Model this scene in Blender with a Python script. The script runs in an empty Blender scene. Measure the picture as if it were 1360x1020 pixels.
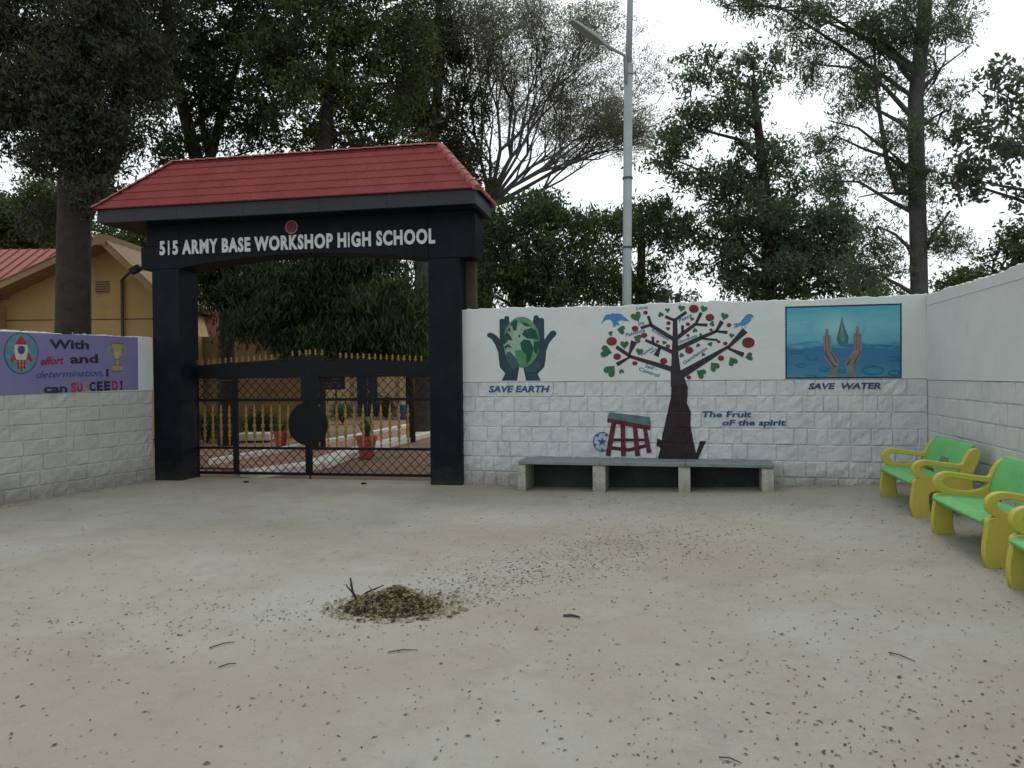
import bpy, bmesh, math, random
import numpy as np
from mathutils import Vector, Matrix
from mathutils.bvhtree import BVHTree
from mathutils.geometry import tessellate_polygon
random.seed(7); rng = np.random.default_rng(7)
R = math.radians
C = bpy.context.scene.collection
sc = bpy.context.scene

# ------------------------------------------------------------------ camera, sky, sun, exposure
EYE = Vector((0, 0, 1.6))
cam_rot = Matrix.Rotation(R(90 - 0.573), 3, 'X') @ Matrix.Rotation(R(-0.573), 3, 'Z')
cd = bpy.data.cameras.new('camera'); cam = bpy.data.objects.new('camera', cd); C.objects.link(cam)
cam.location = EYE; cam.rotation_euler = cam_rot.to_euler()
cd.sensor_width = 36; cd.lens = 36 * 1000 / 1360; cd.clip_start = 0.05; cd.clip_end = 600
sc.camera = cam

SUN_EL, SUN_AZ = 52, 12          # sun stands ahead, a little right
w = bpy.data.worlds.new('World'); sc.world = w; w.use_nodes = True
nt = w.node_tree; nt.nodes.clear()
sky = nt.nodes.new('ShaderNodeTexSky'); sky.sky_type = 'NISHITA'; sky.sun_disc = False
sky.sun_elevation = R(SUN_EL); sky.sun_rotation = R(SUN_AZ); sky.dust_density = 3; sky.air_density = 1.0
hs = nt.nodes.new('ShaderNodeHueSaturation'); hs.inputs['Saturation'].default_value = 0.12; hs.inputs['Value'].default_value = 1.5
mixw = nt.nodes.new('ShaderNodeMix'); mixw.data_type = 'RGBA'; mixw.inputs['Factor'].default_value = 0.65
mixw.inputs['B'].default_value = (9.7, 10.5, 11.0, 1)      # cloud layer
tcw = nt.nodes.new('ShaderNodeTexCoord'); nzw = nt.nodes.new('ShaderNodeTexNoise'); nzw.inputs['Scale'].default_value = 2.2; nzw.inputs['Detail'].default_value = 5
rpw = nt.nodes.new('ShaderNodeMapRange'); rpw.inputs['To Min'].default_value = 0.95; rpw.inputs['To Max'].default_value = 1.15
mulw = nt.nodes.new('ShaderNodeMix'); mulw.data_type = 'RGBA'; mulw.blend_type = 'MULTIPLY'; mulw.inputs['Factor'].default_value = 1
bg = nt.nodes.new('ShaderNodeBackground'); bg.inputs['Strength'].default_value = 0.102
ow = nt.nodes.new('ShaderNodeOutputWorld')
L = nt.links.new
L(sky.outputs[0], hs.inputs['Color']); L(hs.outputs[0], mixw.inputs['A'])
L(tcw.outputs['Generated'], nzw.inputs['Vector']); L(nzw.outputs['Fac'], rpw.inputs['Value'])
L(mixw.outputs['Result'], mulw.inputs['A']); L(rpw.outputs[0], mulw.inputs['B'])
L(mulw.outputs['Result'], bg.inputs['Color']); L(bg.outputs[0], ow.inputs['Surface'])
sl = bpy.data.lights.new('sun', 'SUN'); sl.energy = 0.5; sl.angle = R(14); sl.color = (1, .96, .9)
so = bpy.data.objects.new('sun', sl); C.objects.link(so)
sd = Vector((math.sin(R(SUN_AZ)) * math.cos(R(SUN_EL)), math.cos(R(SUN_AZ)) * math.cos(R(SUN_EL)), math.sin(R(SUN_EL))))
so.rotation_euler = sd.to_track_quat('Z', 'Y').to_euler()
sc.view_settings.view_transform = 'Standard'; sc.view_settings.look = 'None'
sc.view_settings.exposure = 0.0; sc.view_settings.gamma = 1; sc.view_settings.use_curve_mapping = False
sc.cycles.max_bounces = 6; sc.cycles.diffuse_bounces = 3; sc.cycles.transparent_max_bounces = 4

# ------------------------------------------------------------------ helpers
def ray(px, py):
    return cam_rot @ Vector(((px - 680) / 1000, -(py - 510) / 1000, -1))
def at(px, py, Y):                       # the point seen at (px, py) at distance Y ahead
    d = ray(px, py); return EYE + d * (Y / d.y)
def G(x):                                # the yard rises gently to the right
    return 0.17 * (min(max(x, 0), 6.5) / 5.4) ** 1.7
def on_ground(px, py, z=0.0):
    d = ray(px, py)
    for _ in range(8):
        p = EYE + d * ((z - EYE.z) / d.z); z = G(p.x) if p.y < 11 else 0
    return p
class Frame:
    """a vertical plane: s runs along it, z up, o out of it towards the yard"""
    def __init__(s, O, d):
        s.O = Vector((O[0], O[1], 0)); s.d = Vector((d[0], d[1], 0)).normalized()
        s.n = Vector((s.d.y, -s.d.x, 0))
        s.M = Matrix(((s.d.x, -s.n.x, 0, s.O.x), (s.d.y, -s.n.y, 0, s.O.y), (0, 0, 1, 0), (0, 0, 0, 1)))
    def P(s, a, z, o=0): return s.O + s.d * a + s.n * o + Vector((0, 0, z))
    def px(s, x, y, o=0):
        d = ray(x, y); t = ((s.O + s.n * o) - EYE).dot(s.n) / d.dot(s.n); p = EYE + d * t
        return ((p - s.O).dot(s.d), p.z)
def tag(o, label=None, cat=None, group=None, kind=None):
    if label: o['label'] = label
    if cat: o['category'] = cat
    if group: o['group'] = group
    if kind: o['kind'] = kind
    return o
def thing(name, label, cat, loc=(0, 0, 0), group=None, rotz=0):
    o = bpy.data.objects.new(name, None); C.objects.link(o); o.location = loc; o.rotation_euler = (0, 0, rotz)
    o.empty_display_size = .2
    return tag(o, label, cat, group)
def mesh(name, V, F, mats, parent=None, smooth=False, mi=None, world=True):
    me = bpy.data.meshes.new(name); me.from_pydata([tuple(v) for v in V], [], F)
    for m in (mats if isinstance(mats, (list, tuple)) else [mats]): me.materials.append(m)
    if mi is not None: me.polygons.foreach_set('material_index', mi)
    if smooth: me.polygons.foreach_set('use_smooth', [True] * len(me.polygons))
    me.update()
    return link(name, me, parent, world)
def link(name, me, parent=None, world=True):
    o = bpy.data.objects.new(name, me); C.objects.link(o)
    if parent is not None:
        o.parent = parent
        if world: o.matrix_parent_inverse = pw(parent).inverted()
    return o
def pw(o):
    m = Matrix.LocRotScale(o.location, o.rotation_euler, o.scale)
    return pw(o.parent) @ o.matrix_parent_inverse @ m if o.parent else m
def copy_tree(o, parent=None):
    c = o.copy(); C.objects.link(c)
    if parent is not None: c.parent = parent
    for ch in list(o.children): copy_tree(ch, c)
    return c
class MB:
    def __init__(s): s.V = []; s.F = []; s.mi = []
    def add(s, V, F, mi=0):
        b = len(s.V); s.V += [tuple(v) for v in V]; s.F += [tuple(i + b for i in f) for f in F]; s.mi += [mi] * len(F)
    def box(s, c, h, M=None, mi=0):
        V = [Vector((c[0] + a * h[0], c[1] + b * h[1], c[2] + d * h[2])) for a in (-1, 1) for b in (-1, 1) for d in (-1, 1)]
        if M is not None: V = [M @ v for v in V]
        s.add(V, [(0, 1, 3, 2), (4, 6, 7, 5), (0, 4, 5, 1), (2, 3, 7, 6), (0, 2, 6, 4), (1, 5, 7, 3)], mi)
    def fbox(s, fr, s0, s1, z0, z1, o0, o1, mi=0):      # box in a frame
        V = [fr.P(a, z, o) for a in (s0, s1) for o in (o0, o1) for z in (z0, z1)]
        s.add(V, [(0, 1, 3, 2), (4, 6, 7, 5), (0, 4, 5, 1), (2, 3, 7, 6), (0, 2, 6, 4), (1, 5, 7, 3)], mi)
    def tube(s, pts, rad, n=8, mi=0, cap=True):
        pts = [Vector(p) for p in pts]; k = len(pts)
        if not isinstance(rad, (list, tuple)): rad = [rad] * k
        V = []; up = Vector((0.13, 0.21, 0.97)).normalized(); prev = None
        for i, p in enumerate(pts):
            t = (pts[min(i + 1, k - 1)] - pts[max(i - 1, 0)])
            t = t.normalized() if t.length > 1e-9 else Vector((0, 0, 1))
            if prev is None:
                a = t.cross(up)
                if a.length < .1: a = t.cross(Vector((1, 0, 0)))
            else: a = prev - t * prev.dot(t)
            a.normalize(); prev = a; b = t.cross(a)
            for j in range(n):
                q = 2 * math.pi * j / n; V.append(p + (a * math.cos(q) + b * math.sin(q)) * rad[i])
        F = [(i * n + j, i * n + (j + 1) % n, (i + 1) * n + (j + 1) % n, (i + 1) * n + j) for i in range(k - 1) for j in range(n)]
        if cap: F += [tuple(range(n))[::-1], tuple((k - 1) * n + j for j in range(n))]
        s.add(V, F, mi)
    def lathe(s, c, prof, n=12, mi=0):
        V = [(c[0] + r * math.cos(2 * math.pi * j / n), c[1] + r * math.sin(2 * math.pi * j / n), c[2] + z) for r, z in prof for j in range(n)]
        k = len(prof)
        F = [(i * n + j, i * n + (j + 1) % n, (i + 1) * n + (j + 1) % n, (i + 1) * n + j) for i in range(k - 1) for j in range(n)]
        F += [tuple(range(n))[::-1], tuple((k - 1) * n + j for j in range(n))]
        s.add(V, F, mi)
    def build(s, name, mats, parent=None, smooth=False, world=True):
        return mesh(name, s.V, s.F, mats, parent, smooth, s.mi, world)
def bevel(o, wd=.01, seg=2):
    m = o.modifiers.new('b', 'BEVEL'); m.width = wd; m.segments = seg; m.limit_method = 'ANGLE'; return o

# ------------------------------------------------------------------ materials
def mat(name, col, rough=.8, var=None, scale=6, bump=0, bscale=40, metal=0, spec=.4, detail=4, spots=None, coord='Object', trans=0, gamma=None):
    m = bpy.data.materials.new(name); m.use_nodes = True; t = m.node_tree; n = t.nodes; l = t.links.new
    p = n['Principled BSDF']; p.inputs['Roughness'].default_value = rough; p.inputs['Metallic'].default_value = metal
    p.inputs['Specular IOR Level'].default_value = spec
    tc = n.new('ShaderNodeTexCoord'); cur = None
    def rgb(c): return (c[0], c[1], c[2], 1)
    p.inputs['Base Color'].default_value = rgb(col)
    if var:
        nz = n.new('ShaderNodeTexNoise'); nz.inputs['Scale'].default_value = scale; nz.inputs['Detail'].default_value = detail; nz.inputs['Roughness'].default_value = .65
        l(tc.outputs[coord], nz.inputs['Vector'])
        rp = n.new('ShaderNodeValToRGB'); rp.color_ramp.elements[0].position = .3; rp.color_ramp.elements[1].position = .7
        rp.color_ramp.elements[0].color = rgb(col); rp.color_ramp.elements[1].color = rgb(var)
        l(nz.outputs['Fac'], rp.inputs[0]); cur = rp.outputs[0]
    for (c, sc_, lo, hi, fac) in (spots or []):
        nz = n.new('ShaderNodeTexNoise'); nz.inputs['Scale'].default_value = sc_; nz.inputs['Detail'].default_value = 6; nz.inputs['Roughness'].default_value = .7
        mp = n.new('ShaderNodeVectorMath'); mp.operation = 'ADD'; mp.inputs[1].default_value = (sc_, 3.1 * sc_, 7)
        l(tc.outputs[coord], mp.inputs[0]); l(mp.outputs[0], nz.inputs['Vector'])
        mr = n.new('ShaderNodeMapRange'); mr.inputs['From Min'].default_value = lo; mr.inputs['From Max'].default_value = hi; mr.inputs['To Max'].default_value = fac
        l(nz.outputs['Fac'], mr.inputs['Value'])
        mx = n.new('ShaderNodeMix'); mx.data_type = 'RGBA'; mx.inputs['B'].default_value = rgb(c)
        if cur is None: mx.inputs['A'].default_value = rgb(col)
        else: l(cur, mx.inputs['A'])
        l(mr.outputs[0], mx.inputs['Factor']); cur = mx.outputs['Result']
    if cur is not None: l(cur, p.inputs['Base Color'])
    if bump:
        nz = n.new('ShaderNodeTexNoise'); nz.inputs['Scale'].default_value = bscale; nz.inputs['Detail'].default_value = 5
        l(tc.outputs[coord], nz.inputs['Vector'])
        b = n.new('ShaderNodeBump'); b.inputs['Strength'].default_value = 1; b.inputs['Distance'].default_value = bump
        l(nz.outputs['Fac'], b.inputs['Height']); l(b.outputs[0], p.inputs['Normal'])
    if trans:
        tr = n.new('ShaderNodeBsdfTranslucent'); ms = n.new('ShaderNodeMixShader'); ms.inputs[0].default_value = trans
        out = n['Material Output']
        if cur is not None: l(cur, tr.inputs['Color'])
        else: tr.inputs['Color'].default_value = rgb(col)
        l(p.outputs[0], ms.inputs[1]); l(tr.outputs[0], ms.inputs[2]); l(ms.outputs[0], out.inputs['Surface'])
    return m
M = {}
M['plaster'] = mat('white_plaster', (.58, .61, .595), .9, (.64, .665, .65), 1.2, .0015, 60, spots=[((.42, .42, .38), 2.2, .55, .85, .55), ((.3, .29, .25), 14, .68, .8, .45)])
M['stone'] = mat('whitewashed_stone', (.52, .55, .55), .92, (.62, .645, .64), 3.0, .006, 26, spots=[((.38, .40, .43), 4, .5, .72, .6), ((.34, .32, .28), 15, .64, .78, .5)])
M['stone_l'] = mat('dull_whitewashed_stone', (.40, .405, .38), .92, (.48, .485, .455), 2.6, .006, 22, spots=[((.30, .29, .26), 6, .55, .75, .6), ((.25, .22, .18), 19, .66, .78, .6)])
M['stone_r'] = mat('smooth_whitewashed_stone', (.53, .55, .54), .92, (.60, .615, .605), 2.6, .003, 22, spots=[((.42, .43, .42), 5, .52, .75, .5)])
M['mortar'] = mat('whitewashed_mortar', (.48, .50, .50), .95, (.56, .58, .575), 8, .003, 40)
M['cement'] = mat('bare_cement', (.30, .29, .26), .95, (.4, .39, .36), 9, .004, 60)
M['black'] = mat('black_gloss_paint', (.0035, .006, .009), .5, (.006, .010, .014), 3, .001, 30, spec=.12, spots=[((.016, .020, .024), 2.5, .5, .75, .6), ((.04, .04, .036), 26, .66, .76, .3)])
M['slate'] = mat('slate_cladding', (.014, .017, .022), .55, (.022, .024, .030), 2.2, .002, 12)
M['iron'] = mat('black_iron', (.004, .0045, .006), .5, (.007, .0075, .009), 12, spec=.2)
M['gold'] = mat('gold_paint', (.34, .22, .06), .5, (.16, .10, .035), 20, metal=.3)
M['tile'] = mat('red_roof_tile', (.25, .058, .056), .75, (.30, .076, .072), 3, .001, 50, spec=.1, spots=[((.18, .04, .04), 9, .55, .75, .5)])
M['tilecap'] = mat('red_ridge_tile', (.32, .105, .09), .75, (.37, .135, .115), 5, spec=.15)
M['letter'] = mat('sign_letter_white', (.62, .64, .64), .5)
M['brownwall'] = mat('brown_cement', (.05, .04, .03), .9, (.08, .06, .045), 5)
M['slab'] = mat('grey_stone_slab', (.17, .20, .20), .65, (.23, .26, .26), 4, .001, 50, spots=[((.1, .11, .11), 11, .55, .7, .5)])
M['underseat_dark'] = mat('dark_underseat_panel', (.022, .028, .03), .8, (.04, .048, .05), 4, .002, 40, spots=[((.1, .09, .07), 6, .55, .75, .5)])  # near-black, for the panel added below the bench seat
M['bleg'] = mat('old_white_block', (.46, .46, .42), .9, (.56, .56, .51), 5, .004, 35, spots=[((.22, .20, .16), 9, .5, .7, .8), ((.12, .11, .1), 20, .6, .75, .6)])
M['yellow'] = mat('yellow_painted_concrete', (.47, .42, .065), .6, (.54, .48, .085), 5, .0015, 40, spots=[((.36, .30, .07), 10, .58, .76, .55), ((.16, .13, .08), 24, .66, .76, .7)])
M['green'] = mat('green_painted_concrete', (.12, .41, .125), .55, (.155, .47, .155), 4, .0012, 40, spots=[((.09, .26, .09), 9, .56, .76, .6), ((.16, .2, .12), 22, .66, .76, .6)])
M['plate'] = mat('grey_stencil_patch', (.10, .13, .09), .7, (.2, .25, .16), 60)
M['bark'] = mat('dark_bark', (.024, .019, .016), .95, (.048, .039, .033), 6, .02, 14)
M['bark2'] = mat('grey_bark', (.06, .058, .06), .95, (.10, .095, .095), 7, .015, 18)
M['pole'] = mat('galvanised_pole', (.30, .33, .34), .55, (.38, .41, .42), 4, metal=.1, spots=[((.22, .2, .18), 8, .6, .8, .5)])
M['ochre'] = mat('ochre_wall', (.36, .235, .09), .9, (.41, .275, .115), 1.5, .001, 50, spots=[((.2, .12, .05), 3, .58, .8, .5)])
M['cream'] = mat('cream_wall', (.50, .38, .19), .9, (.56, .44, .24), 1.5)
M['ochre_shaded'] = mat('shade_toned_ochre_wall', (.20, .125, .05), .9, (.27, .17, .07), 2.5, spots=[((.12, .08, .04), 3, .5, .75, .7)])  # darker ochre: the shade on the annexe is put into the colour
M['red2'] = mat('dark_red_sheet', (.17, .06, .05), .7, (.22, .09, .075), 3, spec=0)
M['beige'] = mat('beige_trim', (.26, .17, .09), .9, (.31, .21, .115), 4)
M['redmetal'] = mat('faded_red_roof_sheet', (.34, .15, .13), .9, (.36, .17, .145), 3, spec=.1)
M['dark'] = mat('dark_opening', (.02, .022, .03), .6)
M['soil'] = mat('brown_soil', (.17, .095, .055), .95, (.24, .15, .09), 1.2, .02, 12, spots=[((.12, .10, .05), 5, .55, .75, .7)])
M['paver'] = mat('red_brown_paver', (.30, .13, .085), .9, (.36, .19, .13), 3, .002, 40)
M['kerb'] = mat('whitewashed_kerb', (.62, .58, .5), .85, (.72, .68, .6), 4, .002, 40)
M['pot'] = mat('terracotta_pot', (.30, .05, .035), .6, (.36, .07, .05), 5)
M['blue'] = mat('blue_plastic', (.03, .09, .2), .4)
M['board'] = mat('dark_notice_board', (.012, .014, .022), .5)
M['deadleaf'] = mat('dry_olive_leaf', (.19, .165, .075), .8, (.24, .21, .11), 9)
M['deadleaf2'] = mat('dry_brown_leaf', (.060, .042, .028), .85, (.10, .07, .045), 9)
M['deadleaf3'] = mat('dry_straw_leaf', (.36, .32, .19), .8, (.28, .24, .13), 9, trans=.15)
M['pebble'] = mat('grey_grit', (.16, .15, .13), .9)
def leafm(nm, a, b, tr=.35): return mat(nm, a, .55, b, .9, trans=tr, spec=.25)
LEAF = {
    'dark': [leafm('leaf_dark_a', (.020, .034, .014), (.036, .055, .022), .25), leafm('leaf_dark_b', (.036, .056, .020), (.06, .085, .028), .35)],
    'oak': [leafm('leaf_oak_a', (.042, .048, .028), (.064, .07, .038), .35), leafm('leaf_oak_b', (.060, .072, .036), (.095, .10, .048), .4), leafm('leaf_oak_c', (.034, .042, .032), (.06, .066, .05), .3)],
    'olive': [leafm('leaf_olive_a', (.05, .072, .028), (.085, .11, .036), .4), leafm('leaf_olive_b', (.07, .095, .03), (.12, .14, .05), .45)],
    'mango': [leafm('leaf_mango_a', (.038, .072, .026), (.062, .105, .035), .4), leafm('leaf_mango_b', (.075, .13, .035), (.12, .18, .05), .5), leafm('leaf_mango_c', (.026, .050, .022), (.042, .075, .030), .3)],
    'mid': [leafm('leaf_mid_a', (.078, .125, .072), (.11, .165, .09), .55), leafm('leaf_mid_b', (.12, .18, .095), (.16, .22, .12), .6), leafm('leaf_mid_c', (.055, .09, .055), (.08, .12, .07), .5)],  # lightened: the hazy glare over the right-hand trees is mixed into the colour
    'fine': [leafm('leaf_fine_a', (.12, .14, .085), (.17, .18, .11), .6), leafm('leaf_fine_b', (.16, .175, .11), (.22, .22, .14), .6)],  # pale: backlight and glare on the spreading tree are put into the colour
    'brown': [leafm('leaf_brown_a', (.10, .105, .08), (.14, .13, .10), .45), leafm('leaf_brown_b', (.085, .12, .08), (.12, .155, .10), .5)],
}
# dusty concrete of the yard
def yard_mat():
    m = mat('dusty_concrete', (.300, .278, .212), .95, (.355, .338, .275), .55, 0, 30, detail=8, coord='Object',
            spots=[((.255, .215, .15), .28, .48, .66, .5), ((.39, .385, .34), .6, .48, .7, .7), ((.19, .18, .15), 2.6, .56, .74, .4), ((.17, .16, .14), 70, .58, .70, .55), ((.20, .18, .15), 160, .58, .70, .5), ((.48, .47, .42), 45, .60, .72, .5), ((.22, .19, .15), 1.3, .56, .74, .4), ((.27, .25, .21), 9, .56, .7, .35)])
    t = m.node_tree; n = t.nodes; l = t.links.new; tc = n.new('ShaderNodeTexCoord')
    a = n.new('ShaderNodeTexNoise'); a.inputs['Scale'].default_value = 70; a.inputs['Detail'].default_value = 6
    c = n.new('ShaderNodeTexNoise'); c.inputs['Scale'].default_value = 5; c.inputs['Detail'].default_value = 6
    l(tc.outputs['Object'], a.inputs['Vector']); l(tc.outputs['Object'], c.inputs['Vector'])
    b1 = n.new('ShaderNodeBump'); b1.inputs['Distance'].default_value = .004; b1.inputs['Strength'].default_value = .8
    b2 = n.new('ShaderNodeBump'); b2.inputs['Distance'].default_value = .02; b2.inputs['Strength'].default_value = .6
    l(c.outputs['Fac'], b2.inputs['Height']); l(a.outputs['Fac'], b1.inputs['Height']); l(b2.outputs[0], b1.inputs['Normal'])
    l(b1.outputs[0], n['Principled BSDF'].inputs['Normal']); return m
M['yard'] = yard_mat()
def foot_dirt(m, col, h=.34, fac=.75):
    t = m.node_tree; n = t.nodes; l = t.links.new; p = n['Principled BSDF']; src = p.inputs['Base Color'].links[0].from_socket
    tc = n.new('ShaderNodeTexCoord'); sx = n.new('ShaderNodeSeparateXYZ'); l(tc.outputs['Object'], sx.inputs[0])
    nz = n.new('ShaderNodeTexNoise'); nz.inputs['Scale'].default_value = 6; nz.inputs['Detail'].default_value = 8; nz.inputs['Roughness'].default_value = .75; l(tc.outputs['Object'], nz.inputs['Vector'])
    a = n.new('ShaderNodeMath'); a.operation = 'MULTIPLY_ADD'; a.inputs[1].default_value = .9; l(nz.outputs['Fac'], a.inputs[0]); l(sx.outputs['Z'], a.inputs[2])
    mr = n.new('ShaderNodeMapRange'); mr.inputs['From Min'].default_value = h + .55; mr.inputs['From Max'].default_value = .34; mr.inputs['To Max'].default_value = fac; l(a.outputs[0], mr.inputs['Value'])
    mx = n.new('ShaderNodeMix'); mx.data_type = 'RGBA'; mx.inputs['B'].default_value = (*col, 1); l(src, mx.inputs['A']); l(mr.outputs[0], mx.inputs['Factor']); l(mx.outputs['Result'], p.inputs['Base Color'])
def rough2(m, sc_, dist):
    t = m.node_tree; n = t.nodes; l = t.links.new; p = n['Principled BSDF']; old = p.inputs['Normal'].links[0].from_node
    tc = n.new('ShaderNodeTexCoord'); nz = n.new('ShaderNodeTexNoise'); nz.inputs['Scale'].default_value = sc_; nz.inputs['Detail'].default_value = 3; nz.inputs['Distortion'].default_value = .6; l(tc.outputs['Object'], nz.inputs['Vector'])
    b = n.new('ShaderNodeBump'); b.inputs['Distance'].default_value = dist; b.inputs['Strength'].default_value = 1; l(nz.outputs['Fac'], b.inputs['Height']); l(b.outputs[0], old.inputs['Normal'])
rough2(M['stone'], 9, .015); rough2(M['stone_l'], 7, .012); rough2(M['plaster'], 3, .008)
for k_ in ('stone', 'stone_l', 'mortar', 'bleg', 'stone_r'): foot_dirt(M[k_], (.20, .165, .12), .30, .85)
foot_dirt(M['black'], (.07, .06, .045), .22, .45)

# ------------------------------------------------------------------ frames of the walls and the gateway
FG = Frame((-5.72, 12.01), (.9835, -.181)); GL = 5.05             # gateway front face
FW = Frame((-.75, 11.24), (.9717, -.2362)); WL = 6.31             # mural wall
FR = Frame((5.38, 9.75), (-.2242, -.9745)); RL = 12.5             # right wall, running towards the camera
FL = Frame((-5.72 - .362 * 9, 12.01 - .932 * 9), (.362, .932)); LL = 9.0   # left wall, ends at the gateway

# ------------------------------------------------------------------ ground
V = [(-260, -60, -.03), (260, -60, -.03), (260, 400, -.03), (-260, 400, -.03)]
tag(mesh('ground', V, [(0, 1, 2, 3)], M['soil']), 'bare brown soil stretching away beyond the walls', kind='structure')
nx, ny = 90, 70; V = []; F = []
for i in range(nx + 1):
    x = -11 + 21 * i / nx; s = (x - FG.O.x) / FG.d.x
    yb = (FG.O.y + FG.d.y * s + .42) if x < -.6 else FW.O.y + FW.d.y * ((x - FW.O.x) / FW.d.x) + .1
    for j in range(ny + 1):
        y = -7 + (yb + 7) * j / ny
        V.append((x, y, G(x) + .0 * math.sin(x * 1.7 + y) * math.sin(y * 1.3) * (1 if y < 9 else .2)))
F = [(i * (ny + 1) + j, (i + 1) * (ny + 1) + j, (i + 1) * (ny + 1) + j + 1, i * (ny + 1) + j + 1) for i in range(nx) for j in range(ny)]
tag(mesh('yard_pavement', V, F, M['yard'], smooth=True), 'dusty grey beige concrete yard in front of the gate', kind='structure')

# ------------------------------------------------------------------ stone walls
class StoneFace:
    """courses of dressed stones in a frame; keeps a BVH (local s,z,o) so that paint can follow the relief"""
    def __init__(s, fr, s0, s1, ztop, courses, h, parent, m, wmin=.20, wmax=.36, relief=.016, seed=1, edge=-.002):
        rd = random.Random(seed); BV = []; BF = []; s.fr = fr
        for c in range(courses):
            z1 = ztop - c * h; z0 = z1 - h; a = s0 - rd.random() * .2
            while a < s1:
                wd = rd.uniform(wmin, wmax) * (1.0 if rd.random() < .8 else 1.4); b = min(a + wd, s1); aa = max(a, s0)
                if s1 - b < .1: b = s1
                if b - aa > .04:
                    g = .0035; A, B, Z0, Z1 = aa + g, b - g, z0 + g, z1 - g
                    nu, nv = 6, 5; pr = rd.uniform(.002, relief * .8); tx, tz = rd.uniform(-1, 1) * relief * .6, rd.uniform(-1, 1) * relief * .6
                    ph = [rd.uniform(0, 6.28) for _ in range(4)]; fq = [rd.uniform(5, 13) for _ in range(4)]
                    vs = []; jx = rd.uniform(-.006, .006)
                    for i in range(nu):
                        for j in range(nv):
                            u, v = i / (nu - 1), j / (nv - 1); e = min(u, 1 - u, v, 1 - v)
                            rx = A + (B - A) * u; rz = Z0 + (Z1 - Z0) * v
                            if e == 0: o = edge
                            else: o = pr + tx * (u - .5) + tz * (v - .5) + relief * .35 * (math.sin(u * fq[0] + ph[0]) * math.sin(v * fq[1] + ph[1]) + .7 * math.sin(u * fq[2] + v * fq[3] + ph[2])) + rd.uniform(-1, 1) * relief * .22
                            if e == 0: rx += rd.uniform(-.003, .003); rz += rd.uniform(-.003, .003)
                            elif 0 < e < .3: rx += rd.uniform(-.012, .012) * (B - A) * 3
                            if 0 < u < 1 and (i == 1 or i == nu - 2): rx = (A + .014 if i == 1 else B - .014)
                            if 0 < v < 1 and (j == 1 or j == nv - 2): rz = (Z0 + .014 if j == 1 else Z1 - .014)
                            vs.append((rx, rz, max(o, edge + .002) if e else o))
                    fs = [(i * nv + j, (i + 1) * nv + j, (i + 1) * nv + j + 1, i * nv + j + 1) for i in range(nu - 1) for j in range(nv - 1)]
                    ring = [i * nv for i in range(nu)] + [(nu - 1) * nv + j for j in range(1, nv)] + [i * nv + nv - 1 for i in range(nu - 2, -1, -1)] + [j for j in range(nv - 2, 0, -1)]
                    k = len(vs); back = [(vs[r][0], vs[r][1], -.03) for r in ring]
                    vv = vs + back; ff = fs + [(ring[q], k + q, k + (q + 1) % len(ring), ring[(q + 1) % len(ring)]) for q in range(len(ring))]
                    tri = lambda L_: [t_ for f in L_ for t_ in ((f[0], f[1], f[2]), (f[0], f[2], f[3]))]
                    mesh('stone', [fr.P(*q) for q in vv], tri(ff), m, parent, smooth=False); fs = tri(fs)
                    bb = len(BV); BV += [Vector(q) for q in vs]; BF += [tuple(q + bb for q in f) for f in fs]
                a += wd
        # joints plane
        bb = len(BV); BV += [Vector((s0 - 1, -1, -.006)), Vector((s1 + 1, -1, -.006)), Vector((s1 + 1, ztop, -.006)), Vector((s0 - 1, ztop, -.006))]; BF.append((bb, bb + 1, bb + 2, bb + 3))
        s.bvh = BVHTree.FromPolygons(BV, BF); s.ztop = ztop
    def depth(s, a, z):
        r = s.bvh.ray_cast(Vector((a, z, 1)), Vector((0, 0, -1)))
        return r[0].z if r[0] is not None else 0

def wall_body(fr, L, zt, zsp, thick, parent, m_pl, poff=.012, seed=3, s0=0.0, bits=True):
    """core with mortar face, plaster above the stones, ragged cement top"""
    rd = random.Random(seed)
    b = MB(); b.fbox(fr, s0, L, -.2, zsp, -thick, -.006); b.build('mortar_backing', M['mortar'], parent)
    n = int((L - s0) / .06); V = []; F = []
    for i in range(n + 1):
        a = s0 + (L - s0) * i / n; dz = rd.uniform(-.009, .010) + .010 * math.sin(a * 2.3) + .006 * math.sin(a * 7.1 + 1)
        V += [fr.P(a, zsp + rd.uniform(-.004, .004), -.008), fr.P(a, zsp + .006, poff), fr.P(a, zt + dz - .012, poff), fr.P(a, zt + dz, poff - .02 + rd.uniform(-.008, .008)), fr.P(a, zt + dz, -thick), fr.P(a, zsp, -thick)]
    k = 6
    for i in range(n):
        for j in range(k - 1): F.append((i * k + j, (i + 1) * k + j, (i + 1) * k + j + 1, i * k + j + 1))
    F += [tuple(range(k))[::-1], tuple(n * k + j for j in range(k))]
    mesh('plaster_panel', V, F, m_pl, parent)
    if bits:
        b = MB()
        for i in range(int((L - s0) * 9)):
            a = rd.uniform(s0, L); o = rd.uniform(-thick * .9, -.015); r = rd.uniform(.004, .013)
            P = fr.P(a, zt + r * .4, o)
            b.box((0, 0, 0), (r * rd.uniform(.6, 1.4), r, r * rd.uniform(.5, 1.1)), Matrix.Translation(P) @ Matrix.Rotation(rd.uniform(0, 3), 4, 'Z') @ Matrix.Rotation(rd.uniform(-.6, .6), 4, 'X'))
        tag(b.build('cement_crumbs', M['cement'], parent), kind='stuff')

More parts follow.
